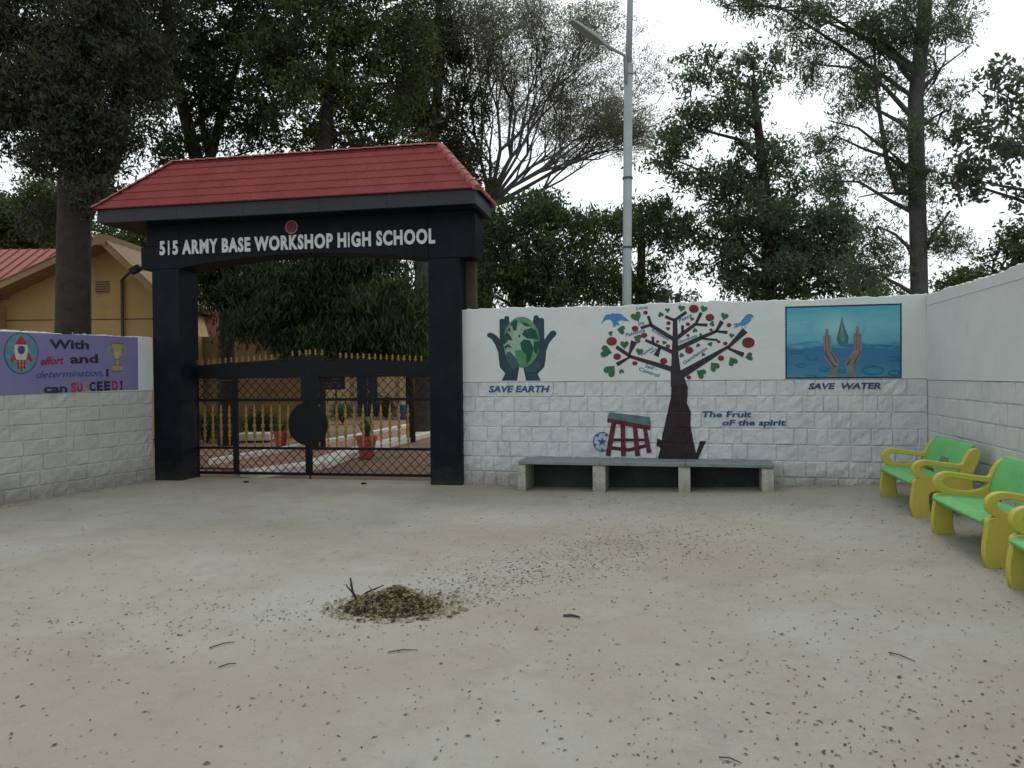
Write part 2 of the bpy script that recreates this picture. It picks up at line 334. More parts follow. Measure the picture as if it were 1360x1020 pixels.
wall_m = thing('boundary_wall', 'white wall painted with a fruit tree, earth and water murals, rough stone below', 'wall', FW.P(0, 0))
wall_body(FW, WL, 2.6, 1.517, .3, wall_m, M['plaster'], seed=4)
SF = StoneFace(FW, 0.0, WL, 1.517, 7, .2195, wall_m, M['stone'], seed=11, relief=.015, wmin=.17, wmax=.31)
wall_r = thing('boundary_wall', 'plain unpainted white wall behind the yellow and green benches', 'wall', FR.P(0, 0))
wall_body(FR, RL, 2.6, 1.50, .3, wall_r, M['plaster'], seed=5, s0=.02)
StoneFace(FR, .02, 8.0, 1.50, 7, .218, wall_r, M['stone_r'], seed=21, relief=.008, edge=.001)
b = MB(); b.fbox(FR, .03, RL, 2.46, 2.57, .010, .018); b.build('top_band', M['plaster'], wall_r)
wall_l = thing('boundary_wall', 'white wall with a purple rocket and trophy slogan mural left of the gate', 'wall', FL.P(LL, 0))
wall_body(FL, LL - .02, 2.27, 1.43, .25, wall_l, M['plaster'], seed=6)
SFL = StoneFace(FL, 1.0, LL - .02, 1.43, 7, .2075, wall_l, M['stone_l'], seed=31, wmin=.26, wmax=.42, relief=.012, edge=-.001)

# ------------------------------------------------------------------ paint
class Painter:
    def __init__(s, fr, sf, base=.012, zsplit=1.517, z=(0, 0, 1)):
        s.fr, s.sf, s.base, s.zs, s.map = fr, sf, base, zsplit, z
    def uv(s, x, y):
        ox, oy, k = s.map; return s.fr.px(ox + x / k, oy + y / k, s.base)
    def finish(s, bm, name, m, parent, layer):
        lo = min((v.co.y for v in bm.verts), default=0)
        if lo < s.zs + .01:
            xs = [v.co.x for v in bm.verts]; ys = [v.co.y for v in bm.verts]
            def cut(ax, v):
                co = Vector((v, 0, 0)) if ax == 0 else Vector((0, v, 0)); no = Vector((1, 0, 0)) if ax == 0 else Vector((0, 1, 0))
                bmesh.ops.bisect_plane(bm, geom=bm.verts[:] + bm.edges[:] + bm.faces[:], plane_co=co, plane_no=no)
            q = math.floor(min(xs) / .02) * .02
            while q < max(xs): cut(0, q); q += .02
            q = math.floor(min(ys) / .02) * .02
            while q < min(max(ys), s.zs + .02): cut(1, q); q += .02
            cut(1, s.zs)
        for v in bm.verts:
            a, z = v.co.x, v.co.y
            if z > s.zs - .004: o = s.base
            else: o = max(s.sf.depth(a + i * .009, z + j * .009) for i in (-1, 0, 1) for j in (-1, 0, 1)) + .003
            v.co = s.fr.P(a, z, o + .0015 + layer * .0012)
        me = bpy.data.meshes.new(name); bm.to_mesh(me); bm.free(); me.materials.append(m)
        return link(name, me, parent)
    def polys(s, name, plist, m, parent, layer=0, raw=False):
        bm = bmesh.new()
        for pl in plist:
            pts = [s.uv(p[0] + random.uniform(-.7, .7), p[1] + random.uniform(-.7, .7)) for p in pl] if not raw else pl
            for i in range(len(pts)):
                if i and (Vector(pts[i]) - Vector(pts[i - 1])).length < 1e-6: pts[i] = (pts[i][0] + 1e-5, pts[i][1])
            vs = [bm.verts.new((p[0], p[1], 0)) for p in pts]
            for t in tessellate_polygon([[Vector((p[0], p[1], 0)) for p in pts]]):
                try: bm.faces.new([vs[i] for i in t])
                except ValueError: pass
        return s.finish(bm, name, m, parent, layer)
    def text(s, body, x0, y0, x1, y1, h, m, parent, layer=1, name='lettering', bold=.02, shear=0, ref=None):
        """baseline from (x0,y0) to (x1,y1) in picture units of the map, h = height of a capital"""
        me = text_mesh(body, bold, shear)
        bm = bmesh.new(); bm.from_mesh(me)
        xs = [v.co.x for v in bm.verts]; a0, a1 = min(xs), max(xs); cap = .729
        A = Vector(s.uv(x0, y0)); B = Vector(s.uv(x1, y1)); d = (B - A); ux = d / (a1 - a0); hh = abs(s.uv(x0, y0 - h)[1] - A.y)
        nrm = Vector((-d.y, d.x)).normalized()
        for v in bm.verts:
            q = A + ux * (v.co.x - a0) + nrm * (v.co.y / cap * hh); v.co = Vector((q.x, q.y, 0))
        bmesh.ops.triangulate(bm, faces=bm.faces[:])
        return s.finish(bm, name, m, parent, layer)
_tc = {}
def text_mesh(body, bold=.02, shear=0, extrude=0):
    cu = bpy.data.curves.new('t', 'FONT'); cu.body = body; cu.offset = bold; cu.shear = shear; cu.extrude = extrude; cu.resolution_u = 3
    o = bpy.data.objects.new('t', cu); C.objects.link(o)
    dg = bpy.context.evaluated_depsgraph_get(); dg.update()
    me = bpy.data.meshes.new_from_object(o.evaluated_get(dg)); bpy.data.objects.remove(o); bpy.data.curves.remove(cu)
    return me
def limb(x0, y0, w0, x1, y1, w1):
    d = Vector((x1 - x0, y1 - y0)).normalized(); n = Vector((-d.y, d.x))
    return [(x0 + n.x * w0 / 2, y0 + n.y * w0 / 2), (x1 + n.x * w1 / 2, y1 + n.y * w1 / 2), (x1 - n.x * w1 / 2, y1 - n.y * w1 / 2), (x0 - n.x * w0 / 2, y0 - n.y * w0 / 2)]
def oval(cx, cy, rx, ry=None, n=22, a=0):
    ry = ry or rx; return [(cx + rx * math.cos(t) * math.cos(a) - ry * math.sin(t) * math.sin(a), cy + rx * math.cos(t) * math.sin(a) + ry * math.sin(t) * math.cos(a)) for t in [2 * math.pi * i / n for i in range(n)]]
def heart(cx, cy, r, ang=0):
    out = []
    for i in range(22):
        t = 2 * math.pi * i / 22; x = 16 * math.sin(t) ** 3; y = -(13 * math.cos(t) - 5 * math.cos(2 * t) - 2 * math.cos(3 * t) - math.cos(4 * t))
        x *= r / 16; y *= r / 15; c, s_ = math.cos(R(ang)), math.sin(R(ang)); out.append((cx + x * c - y * s_, cy + x * s_ + y * c))
    return out
def ringpoly(cx, cy, rx, ry, wd, n=20, a0=0, a1=2 * math.pi):
    return [[(cx + rx * math.cos(t0), cy + ry * math.sin(t0)), (cx + rx * math.cos(t1), cy + ry * math.sin(t1)), (cx + (rx - wd) * math.cos(t1), cy + (ry - wd) * math.sin(t1)), (cx + (rx - wd) * math.cos(t0), cy + (ry - wd) * math.sin(t0))]
            for t0, t1 in [(a0 + (a1 - a0) * i / n, a0 + (a1 - a0) * (i + 1) / n) for i in range(n)]]
def pm(name, c, v=.72, **k): return mat(name, tuple(x * 1.08 for x in c), .85, tuple(x * v for x in c), 9, .001, 60, spots=[(tuple(min(1, x * 1.5 + .03) for x in c), 30, .62, .78, .5)], **k)
P_tr = pm('paint_branch', (.040, .033, .042)); P_trunk = pm('paint_trunk', (.030, .019, .022))
P_red = pm('paint_fruit', (.20, .028, .045)); P_gr = pm('paint_leaf', (.045, .14, .072)); P_blue = pm('paint_bird', (.06, .24, .50))
P_txt = pm('paint_letter_blue', (.05, .15, .30)); P_navy = pm('paint_navy', (.04, .10, .23)); P_navy2 = pm('paint_water_caption', (.05, .085, .14))

# --- fruit tree
T = Painter(FW, SF, z=(780, 395, 5.913))
tm = T.polys('tree_mural', [
    limb(690, 165, 34, 690, 330, 42), limb(690, 330, 42, 690, 470, 56), limb(690, 470, 56, 695, 590, 80), limb(695, 590, 80, 712, 690, 116)], P_tr, wall_m, 1)
tag(tm, 'painted tree with cut branches, red fruits, green hearts and two blue birds')
T.polys('painted_branch', [limb(690, 182, 22, 612, 150, 24), limb(688, 178, 22, 778, 115, 26),
    limb(690, 335, 32, 505, 222, 28), limb(505, 228, 26, 478, 145, 22), limb(510, 212, 20, 420, 240, 26),
    limb(675, 432, 32, 455, 335, 20), limb(517, 355, 20, 515, 308, 22), limb(572, 390, 18, 540, 460, 44),
    limb(670, 565, 42, 340, 465, 26), limb(345, 468, 26, 228, 388, 30), limb(325, 458, 14, 368, 345, 52), limb(345, 462, 12, 232, 528, 34),
    limb(700, 322, 34, 850, 210, 26), limb(848, 215, 22, 895, 120, 26), limb(845, 212, 18, 945, 218, 26), limb(748, 280, 20, 748, 220, 24),
    limb(700, 408, 42, 890, 318, 32), limb(885, 320, 32, 1018, 262, 22), limb(1010, 272, 20, 1058, 188, 34), limb(1010, 266, 14, 1100, 275, 26), limb(885, 322, 16, 1024, 335, 18),
    limb(735, 608, 66, 1105, 388, 22), limb(1098, 400, 22, 1240, 258, 52), limb(1095, 395, 14, 1228, 452, 40)], P_tr, tm, 2)
for c in [(457, 120, 18), (375, 245, 26), (447, 298, 25), (192, 345, 41), (235, 465, 30), (373, 517, 20), (552, 347, 13), (633, 384, 18), (600, 500, 29), (638, 202, 18), (790, 210, 17), (790, 297, 13),
          (837, 90, 38), (962, 158, 34), (972, 255, 13), (1112, 217, 19), (1032, 348, 14), (1084, 362, 18), (1264, 355, 50), (800, 415, 33), (1050, 477, 25), (797, 627, 19)]:
    T.polys('painted_fruit', [oval(c[0], c[1], c[2], c[2] * .85)], P_red, tm, 3)
for c in [(385, 150, 42, -25), (268, 255, 34, 100), (183, 282, 20, 100), (397, 322, 34, 110), (292, 370, 34, 0), (145, 425, 48, -80), (410, 425, 30, 10), (180, 575, 50, 40 + 180), (268, 580, 20, 170), (577, 135, 22, 160),
          (630, 100, 19, 0), (740, 85, 28, 10), (915, 90, 28, 20), (822, 170, 17, 20), (845, 258, 20, 170), (634, 245, 17, 0), (980, 208, 22, 80), (1078, 148, 31, 15), (1134, 300, 20, 10), (890, 290, 12, 160),
          (965, 367, 20, -20), (870, 375, 17, 160), (740, 453, 20, 160), (912, 448, 15, 160), (605, 355, 18, 20), (1272, 465, 33, 80), (1142, 503, 38, 150), (998, 543, 40, 120 + 20), (895, 597, 40, 100 + 20)]:
    T.polys('painted_heart', [heart(*c)], P_gr, tm, 3)
b1 = T.polys('painted_bird', [[(108, 215), (130, 160), (150, 135), (185, 130), (200, 122), (215, 130), (235, 125), (262, 130), (300, 160), (332, 187), (290, 182), (262, 178), (240, 190), (255, 222), (230, 215), (205, 235), (200, 195), (180, 175), (150, 175), (128, 190)]], P_blue, tm, 3)
tag(b1, 'blue bird painted in flight at the upper left')
b2 = T.polys('painted_bird', [[(1140, 208), (1200, 200), (1225, 165), (1250, 135), (1275, 128), (1300, 138), (1308, 160), (1292, 155), (1285, 180), (1262, 205), (1235, 218), (1200, 222), (1175, 235), (1148, 240), (1165, 222)],
                              limb(1216, 218, 4, 1213, 244, 4), limb(1238, 215, 4, 1240, 244, 4)], P_blue, tm, 3)
tag(b2, 'blue bird painted perched on the right branch tip')
for (tx, a, b_, c, d, h) in [('Love', 385, 95, 475, 88, 26), ('Joy', 398, 220, 455, 203, 26), ('Patience', 303, 310, 455, 268, 30), ('Kindness', 502, 262, 635, 338, 27), ('Peace', 724, 197, 825, 147, 30), ('Goodness', 718, 364, 865, 308, 26),
                             ('Gentleness', 762, 528, 946, 404, 28), ('Faithful', 428, 462, 520, 400, 22), ('ness', 500, 443, 548, 408, 20), ('Self -', 450, 548, 548, 575, 26), ('Control', 402, 572, 562, 628, 30)]:
    T.text(tx, a, b_, c, d, h, P_txt, tm, 4, bold=.012, shear=.15)
T = Painter(FW, SF, z=(780, 390, 3.643))
T.polys('painted_trunk', [[(402, 380), (408, 430), (405, 500), (385, 590), (365, 680), (355, 745), (338, 808), (535, 808), (520, 750), (500, 640), (502, 575), (482, 530), (487, 455), (470, 408), (460, 380)],
                          [(338, 700), (364, 712), (357, 748), (335, 735)], [(524, 780), (545, 712), (575, 713), (533, 806)]], P_trunk, tm, 0)
T.text('The Fruit', 555, 597, 795, 597, 28, P_navy, wall_m, 2, bold=.03, shear=.12)
T.text('oF the spirit', 652, 637, 960, 637, 28, P_navy, wall_m, 2, bold=.03, shear=.12)
P_stl = pm('paint_stool_legs', (.13, .02, .04)); P_slt = pm('paint_stool_top', (.10, .19, .19)); P_rung = pm('paint_rung', (.05, .02, .03)); P_ball = pm('paint_ball', (.42, .5, .55))
st = T.polys('stool_mural', [[(107, 573), (302, 598), (307, 640), (98, 602)]], P_slt, wall_m, 3); tag(st, 'painted blue topped stool with dark red legs')
T.polys('painted_rung', [limb(125, 707, 14, 282, 708, 14), limb(112, 745, 18, 200, 756, 16), limb(198, 757, 16, 282, 735, 18)], P_rung, st, 1)
T.polys('painted_leg', [[(98, 602), (307, 640), (303, 660), (96, 622)], limb(130, 620, 24, 100, 785, 24), limb(172, 628, 22, 175, 787, 22), limb(230, 640, 22, 243, 787, 24), limb(278, 650, 20, 300, 770, 22)], P_stl, st, 2)
bl = T.polys('football_mural', [oval(72, 717, 44, 47)], P_ball, wall_m, 0); tag(bl, 'painted football with a dark star behind the stool')
sp = []
for k in range(5):
    a = R(-90 + 72 * k); sp.append(limb(72, 717, 14, 72 + 22 * math.cos(a), 717 + 22 * math.sin(a), 3)); sp.append(limb(72 + 30 * math.cos(a + .6), 717 + 32 * math.sin(a + .6), 8, 72 + 43 * math.cos(a + .6), 717 + 46 * math.sin(a + .6), 16))
T.polys('painted_patches', sp + ringpoly(72, 717, 45, 48, 5), P_navy, bl, 1)

# --- earth
T = Painter(FW, SF, z=(635, 410, 8.5))
P_hand = pm('paint_dark_hand', (.030, .062, .082)); P_gl = pm('paint_globe', (.30, .42, .34)); P_gl2 = pm('paint_globe_rim', (.12, .30, .15)); P_cont = pm('paint_continent', (.018, .085, .062)); P_mg = pm('paint_mid_green', (.08, .26, .11)); P_palm = pm('paint_palm', (.05, .10, .115))
em = T.polys('earth_mural', [[(100, 290), (125, 270), (165, 275), (210, 305), (245, 345), (240, 130), (260, 112), (297, 118), (300, 92), (325, 80), (348, 92), (356, 170), (365, 400), (467, 640), (440, 812), (268, 812), (305, 728), (245, 660), (235, 570), (225, 490), (190, 400), (150, 340), (108, 318)]], P_hand, wall_m, 1)
tag(em, 'painted green globe held in two dark hands')
T.polys('painted_hand', [[(885, 270), (862, 245), (825, 250), (790, 290), (748, 350), (745, 120), (725, 102), (688, 107), (680, 80), (655, 70), (628, 85), (615, 170), (610, 400), (508, 645), (540, 812), (708, 812), (672, 735), (745, 660), (762, 580), (768, 480), (800, 390), (840, 340), (878, 300)]], P_hand, em, 1)
T.polys('painted_globe', [oval(490, 378, 205, 288, 36)], P_gl2, em, 2)
T.polys('painted_sea', [oval(465, 385, 165, 235, 30, .12)], P_gl, em, 3)
T.polys('painted_continent', [[(365, 175), (420, 120), (447, 150), (430, 245), (397, 245), (385, 190)], [(276, 385), (292, 300), (330, 265), (370, 310), (390, 360), (345, 350), (300, 400)],
    [(495, 290), (520, 240), (600, 215), (655, 245), (688, 350), (600, 340), (550, 335)], [(478, 385), (520, 345), (590, 360), (625, 440), (600, 560), (548, 628), (545, 520), (490, 470)],
    [(630, 380), (692, 360), (692, 430), (660, 520), (628, 470)], [(478, 150), (540, 165), (600, 190), (560, 205), (520, 190)], [(300, 425), (340, 400), (385, 445), (330, 430), (312, 470)], [(335, 225), (368, 220), (360, 270), (340, 255)],
    [(455, 300), (475, 290), (478, 320), (460, 330)], [(480, 235), (498, 228), (490, 252)]], P_cont, em, 5)
T.polys('painted_land', [[(415, 480), (470, 465), (545, 510), (555, 640), (490, 662), (440, 600)]], P_mg, em, 4)
T.polys('painted_palm', [[(330, 490), (360, 485), (420, 545), (462, 630), (460, 660), (390, 690), (330, 600), (318, 530)], [(515, 660), (600, 640), (650, 600), (690, 590), (700, 660), (640, 720), (540, 715)]], P_palm, em, 6)
T.text('SAVE EARTH', 120, 940, 808, 940, 72, P_navy, wall_m, 2, bold=.035, shear=.2)

# --- water
T = Painter(FW, SF, z=(1000, 380, 3.4))
def water_mat():
    m = bpy.data.materials.new('paint_water_scene'); m.use_nodes = True; t = m.node_tree; n = t.nodes; l = t.links.new
    tc = n.new('ShaderNodeTexCoord'); sx = n.new('ShaderNodeSeparateXYZ'); l(tc.outputs['Object'], sx.inputs[0])
    mr = n.new('ShaderNodeMapRange'); mr.inputs['From Min'].default_value = 1.55; mr.inputs['From Max'].default_value = 2.45
    nz = n.new('ShaderNodeTexNoise'); nz.inputs['Scale'].default_value = 5; mp = n.new('ShaderNodeMapping'); mp.inputs['Scale'].default_value = (1, 1, 4.5)
    l(tc.outputs['Object'], mp.inputs[0]); l(mp.outputs[0], nz.inputs[0])
    ad = n.new('ShaderNodeMath'); ad.operation = 'MULTIPLY_ADD'; ad.inputs[1].default_value = .28; l(nz.outputs['Fac'], ad.inputs[0]); l(sx.outputs['Z'], ad.inputs[2])
    sb = n.new('ShaderNodeMath'); sb.operation = 'SUBTRACT'; sb.inputs[1].default_value = .14; l(ad.outputs[0], sb.inputs[0]); l(sb.outputs[0], mr.inputs['Value'])
    rp = n.new('ShaderNodeValToRGB'); e = rp.color_ramp.elements; e[0].position = 0; e[0].color = (.055, .22, .33, 1); e[1].position = 1; e[1].color = (.07, .33, .42, 1)
    for p_, c_ in ((.2, (.035, .17, .30, 1)), (.42, (.03, .15, .30, 1)), (.52, (.10, .34, .44, 1)), (.75, (.15, .42, .48, 1))):
        q = e.new(p_); q.color = c_
    l(mr.outputs[0], rp.inputs[0]); l(rp.outputs[0], n['Principled BSDF'].inputs['Base Color']); n['Principled BSDF'].inputs['Roughness'].default_value = .75
    return m
P_edge = pm('paint_border_blue', (.02, .07, .13)); P_rip = pm('paint_ripple', (.03, .16, .30)); P_glow = pm('paint_glow', (.24, .48, .50)); P_skin = pm('paint_skin', (.22, .20, .19)); P_skin2 = pm('paint_skin_edge', (.10, .085, .095)); P_drop = pm('paint_drop', (.055, .17, .17))
wm = T.polys('water_mural', [[(150, 95), (667, 80), (667, 411), (150, 415)]], water_mat(), wall_m, 0); tag(wm, 'blue painting of two hands under a falling water drop')
br = []
ed = [((148, 96), (668, 81)), ((668, 80), (668, 412)), ((668, 412), (150, 416)), ((150, 416), (149, 95))]
for (a, b_) in ed:
    br.append(limb(a[0], a[1], 5, b_[0], b_[1], 5)); n_ = int(math.dist(a, b_) / 9)
    for i in range(n_): br.append(oval(a[0] + (b_[0] - a[0]) * i / n_, a[1] + (b_[1] - a[1]) * i / n_, 4.2, None, 6))
T.polys('painted_border', br, P_edge, wm, 3)
for k_ in range(7):
    f_ = k_ / 6; T.polys('painted_glow', [oval(378, 185, 135 - 100 * f_, 76 - 55 * f_, 26)], mat('paint_glow', (.125 + .12 * f_, .37 + .11 * f_, .45 + .06 * f_), .8), wm, .35 + k_ * .2)
rp_ = []
for c in ((265, 320, 30, 16), (218, 358, 26, 10), (322, 376, 24, 12), (540, 380, 52, 22), (632, 328, 30, 14), (637, 392, 28, 15), (265, 407, 26, 7), (200, 298, 34, 8), (400, 385, 20, 9), (520, 275, 30, 6), (600, 270, 32, 5)): rp_ += ringpoly(c[0], c[1], c[2], c[3], min(8, c[3] * .6))
T.polys('painted_ripple', rp_, P_rip, wm, 2)
HL = [(316, 225), (327, 222), (327, 195), (334, 190), (341, 195), (342, 220), (352, 222), (353, 285), (388, 338), (380, 411), (343, 411), (357, 365), (325, 335), (319, 290)]
HR = [(453, 215), (464, 212), (465, 182), (472, 178), (479, 183), (479, 212), (490, 216), (492, 290), (480, 332), (453, 365), (470, 410), (432, 410), (413, 350), (430, 318), (455, 288)]
T.polys('painted_hand', [HL], P_skin, wm, 3); T.polys('painted_hand', [HR], P_skin, wm, 3)
T.polys('painted_shading', [limb(328, 215, 3, 330, 300, 3), limb(342, 222, 3, 342, 300, 3), limb(350, 295, 5, 378, 345, 7), limb(325, 300, 7, 362, 358, 7), limb(466, 212, 3, 466, 290, 3), limb(479, 215, 3, 478, 290, 3), limb(486, 292, 6, 455, 352, 8), limb(440, 330, 5, 425, 358, 9), limb(362, 362, 10, 380, 362, 5)], P_skin2, wm, 4)
T.polys('painted_drop', [[(402, 135), (412, 180), (432, 232), (427, 258), (405, 270), (385, 260), (377, 235), (392, 180)]], P_drop, wm, 4)
T.polys('painted_drop_light', [[(402, 150), (407, 200), (418, 235), (405, 255), (393, 235), (398, 190)]], pm('paint_drop_light', (.12, .27, .26)), wm, 5)
T.text('SAVE  WATER', 250, 465, 578, 463, 27, P_navy2, wall_m, 2, bold=.035, shear=.2)

# --- slogan on the left wall
T = Painter(FL, SFL, zsplit=1.43, z=(0, 400, 3.4))
P_pur = mat('paint_purple', (.165, .15, .29), .85, (.19, .175, .33), 3, .001, 50, spots=[((.2, .19, .28), 9, .6, .8, .4)])
P_blk = pm('paint_black_letter', (.030, .018, .045)); P_crim = pm('paint_crimson', (.25, .02, .07)); P_bl2 = pm('paint_blue_letter', (.045, .07, .20)); P_teal = pm('paint_teal', (.10, .23, .30)); P_wh = pm('paint_white', (.5, .48, .46)); P_rd = pm('paint_red', (.38, .025, .04)); P_gd = pm('paint_gold', (.36, .30, .12)); P_gdd = pm('paint_gold_dark', (.17, .11, .05)); P_yel = pm('paint_yellow', (.42, .27, .03))
tl, tr_, br_, bl_ = T.uv(0, 140), T.uv(622, 163), T.uv(624, 400), T.uv(0, 428)
sm = T.polys('slogan_mural', [[(tl[0] - 1.2, 2.235), tr_, br_, (tl[0] - 1.2, bl_[1])]], P_pur, wall_l, 0, raw=True); tag(sm, 'purple painted panel with rocket, trophy and slogan lettering')
T.polys('painted_badge', [oval(95, 235, 79, 95, 30)], pm('paint_badge_rim', (.05, .09, .16)), sm, 1); T.polys('painted_badge_ground', [oval(95, 235, 73, 89, 30)], P_teal, sm, 2)
T.polys('painted_rocket', [[(66, 195), (122, 195), (126, 235), (116, 264), (73, 264), (62, 235)]], P_wh, sm, 3)
T.polys('painted_rocket_trim', [[(64, 196), (93, 152), (124, 196)], [(64, 228), (44, 262), (52, 280), (70, 262)], [(124, 228), (146, 262), (142, 276), (118, 262)], limb(80, 266, 6, 82, 305, 6), limb(95, 266, 6, 95, 318, 6), limb(110, 266, 6, 108, 305, 6), limb(72, 280, 5, 118, 280, 5), limb(76, 298, 5, 114, 298, 5)], P_rd, sm, 4)
T.polys('painted_porthole', [oval(95, 220, 17, 19)], P_bl2, sm, 4)
T.polys('painted_flame', [limb(87, 268, 5, 88, 312, 4), limb(103, 268, 5, 102, 312, 4)], P_yel, sm, 4)
T.polys('painted_trophy', [[(505, 192), (552, 192), (547, 245), (533, 262), (536, 285), (553, 298), (553, 314), (507, 314), (507, 298), (522, 285), (525, 262), (510, 245)]] + ringpoly(500, 225, 13, 22, 5) + ringpoly(556, 225, 11, 22, 5), P_gd, sm, 3)
T.polys('painted_trophy_edge', [limb(503, 192, 4, 554, 192, 4), limb(524, 264, 4, 534, 264, 4), limb(510, 288, 4, 550, 288, 4), limb(506, 315, 4, 554, 315, 4)], P_gdd, sm, 4)
T.text('With', 222, 213, 402, 216, 42, P_blk, sm, 2, bold=.035)
T.text('effort', 182, 288, 290, 282, 36, P_crim, sm, 2, bold=.03, shear=.35)
T.text('and', 316, 280, 443, 277, 40, P_blk, sm, 2, bold=.035)
T.text('determination,', 162, 347, 466, 336, 32, P_bl2, sm, 2, bold=.012, shear=.4)
T.text('I', 479, 339, 490, 339, 34, P_blk, sm, 2, bold=.03)
T.text('can', 196, 413, 304, 410, 38, P_blk, sm, 2, bold=.035)
for ch, a, b_, mm in (('S', 320, 344, P_rd), ('U', 348, 372, P_rd), ('C', 376, 400, P_yel), ('C', 404, 431, P_blk), ('E', 437, 463, P_blk), ('E', 470, 498, P_blk), ('D', 505, 533, P_rd), ('!', 543, 553, P_blk)):
    T.text(ch, a, 409 - (a - 320) * .05, b_, 409 - (b_ - 320) * .05, 40, mm, sm, 2, bold=.05)

# ------------------------------------------------------------------ gateway
gw = thing('gateway', 'black school gateway with red tiled hip roof and raised white lettering', 'gateway', FG.P(0, 0))
PD = .5
for a0, a1 in ((0, .48), (GL - .48, GL)):
    b = MB(); b.fbox(FG, a0, a1, -.05, 3.36, -PD, 0); bevel(b.build('pillar', M['black'], gw), .006, 1)
# arched beam
n = 24; V = []; F = []
for i in range(n + 1):
    t = i / n; a = .48 + (GL - .96) * t; zb = 3.355 + .165 * math.sin(math.pi * t) ** .8
    V += [FG.P(a, zb, 0.0), FG.P(a, 4.05, 0.0), FG.P(a, 4.05, -PD), FG.P(a, zb, -PD)]
for i in range(n):
    for j in range(4): F.append((i * 4 + j, (i + 1) * 4 + j, (i + 1) * 4 + (j + 1) % 4, i * 4 + (j + 1) % 4))
F += [(3, 2, 1, 0), tuple(n * 4 + j for j in range(4))]
mesh('beam', V, F, M['black'], gw)
for q in ((-.19, .478, 3.362, 3.72), (-.09, .478, 3.722, 4.05), (GL - .478, GL + .24, 3.362, 4.05)):
    b = MB(); b.fbox(FG, *q, -PD, -.003); bevel(b.build('beam_end', M['black'], gw), .006, 1)
b = MB(); a0 = FG.px(617, 400, -.45)[0]; a1 = FG.px(633, 400, -.45)[0]; b.fbox(FG, a0, a1, 0, 3.358, -PD - .0, -.38); b.build('rear_post', M['brownwall'], gw)
E0, E1, EF, ER, ZS, ZE, ZR = -.64, 5.39, .40, -.70, 4.05, 4.29, 5.07
R0, R1, RO = .31, 4.73, -.15
b = MB(); b.fbox(FG, E0 + .06, E1 - .06, ZS + .002, ZS + .06, ER + .06, EF - .06); b.build('soffit', M['black'], gw)
# fascia cladding panels, each a stone slab
rd = random.Random(5)
def fascia(p0, p1, outw, m):
    d = (p1 - p0); Ln = d.length; d.normalize(); a = 0
    while a < Ln - .01:
        wd = min(rd.uniform(.45, .75), Ln - a)
        if Ln - a - wd < .2: wd = Ln - a
        q0 = p0 + d * (a + .0015); q1 = p0 + d * (a + wd - .0015); pr = rd.uniform(0, .0015); skew = rd.uniform(-.04, .04)
        V = []
        for (q, sk) in ((q0, skew if a > 0 else 0), (q1, 0)):
            for z in (ZS, ZE - .012):
                for o in (-.06, pr): V.append(q + outw * o + Vector((0, 0, z)))
        mesh('fascia_slab', V, [(0, 1, 3, 2), (4, 6, 7, 5), (0, 4, 5, 1), (2, 3, 7, 6), (0, 2, 6, 4), (1, 5, 7, 3)], m, gw); a += wd
fascia(FG.P(E0, 0, EF), FG.P(E1, 0, EF), FG.n, M['slate'])
fascia(FG.P(E1, 0, EF - .062), FG.P(E1, 0, ER + .062), FG.d, M['slate'])
fascia(FG.P(E0, 0, ER + .062), FG.P(E0, 0, EF - .062), -FG.d, M['slate'])
fascia(FG.P(E1, 0, ER), FG.P(E0, 0, ER), -FG.n, M['slate'])
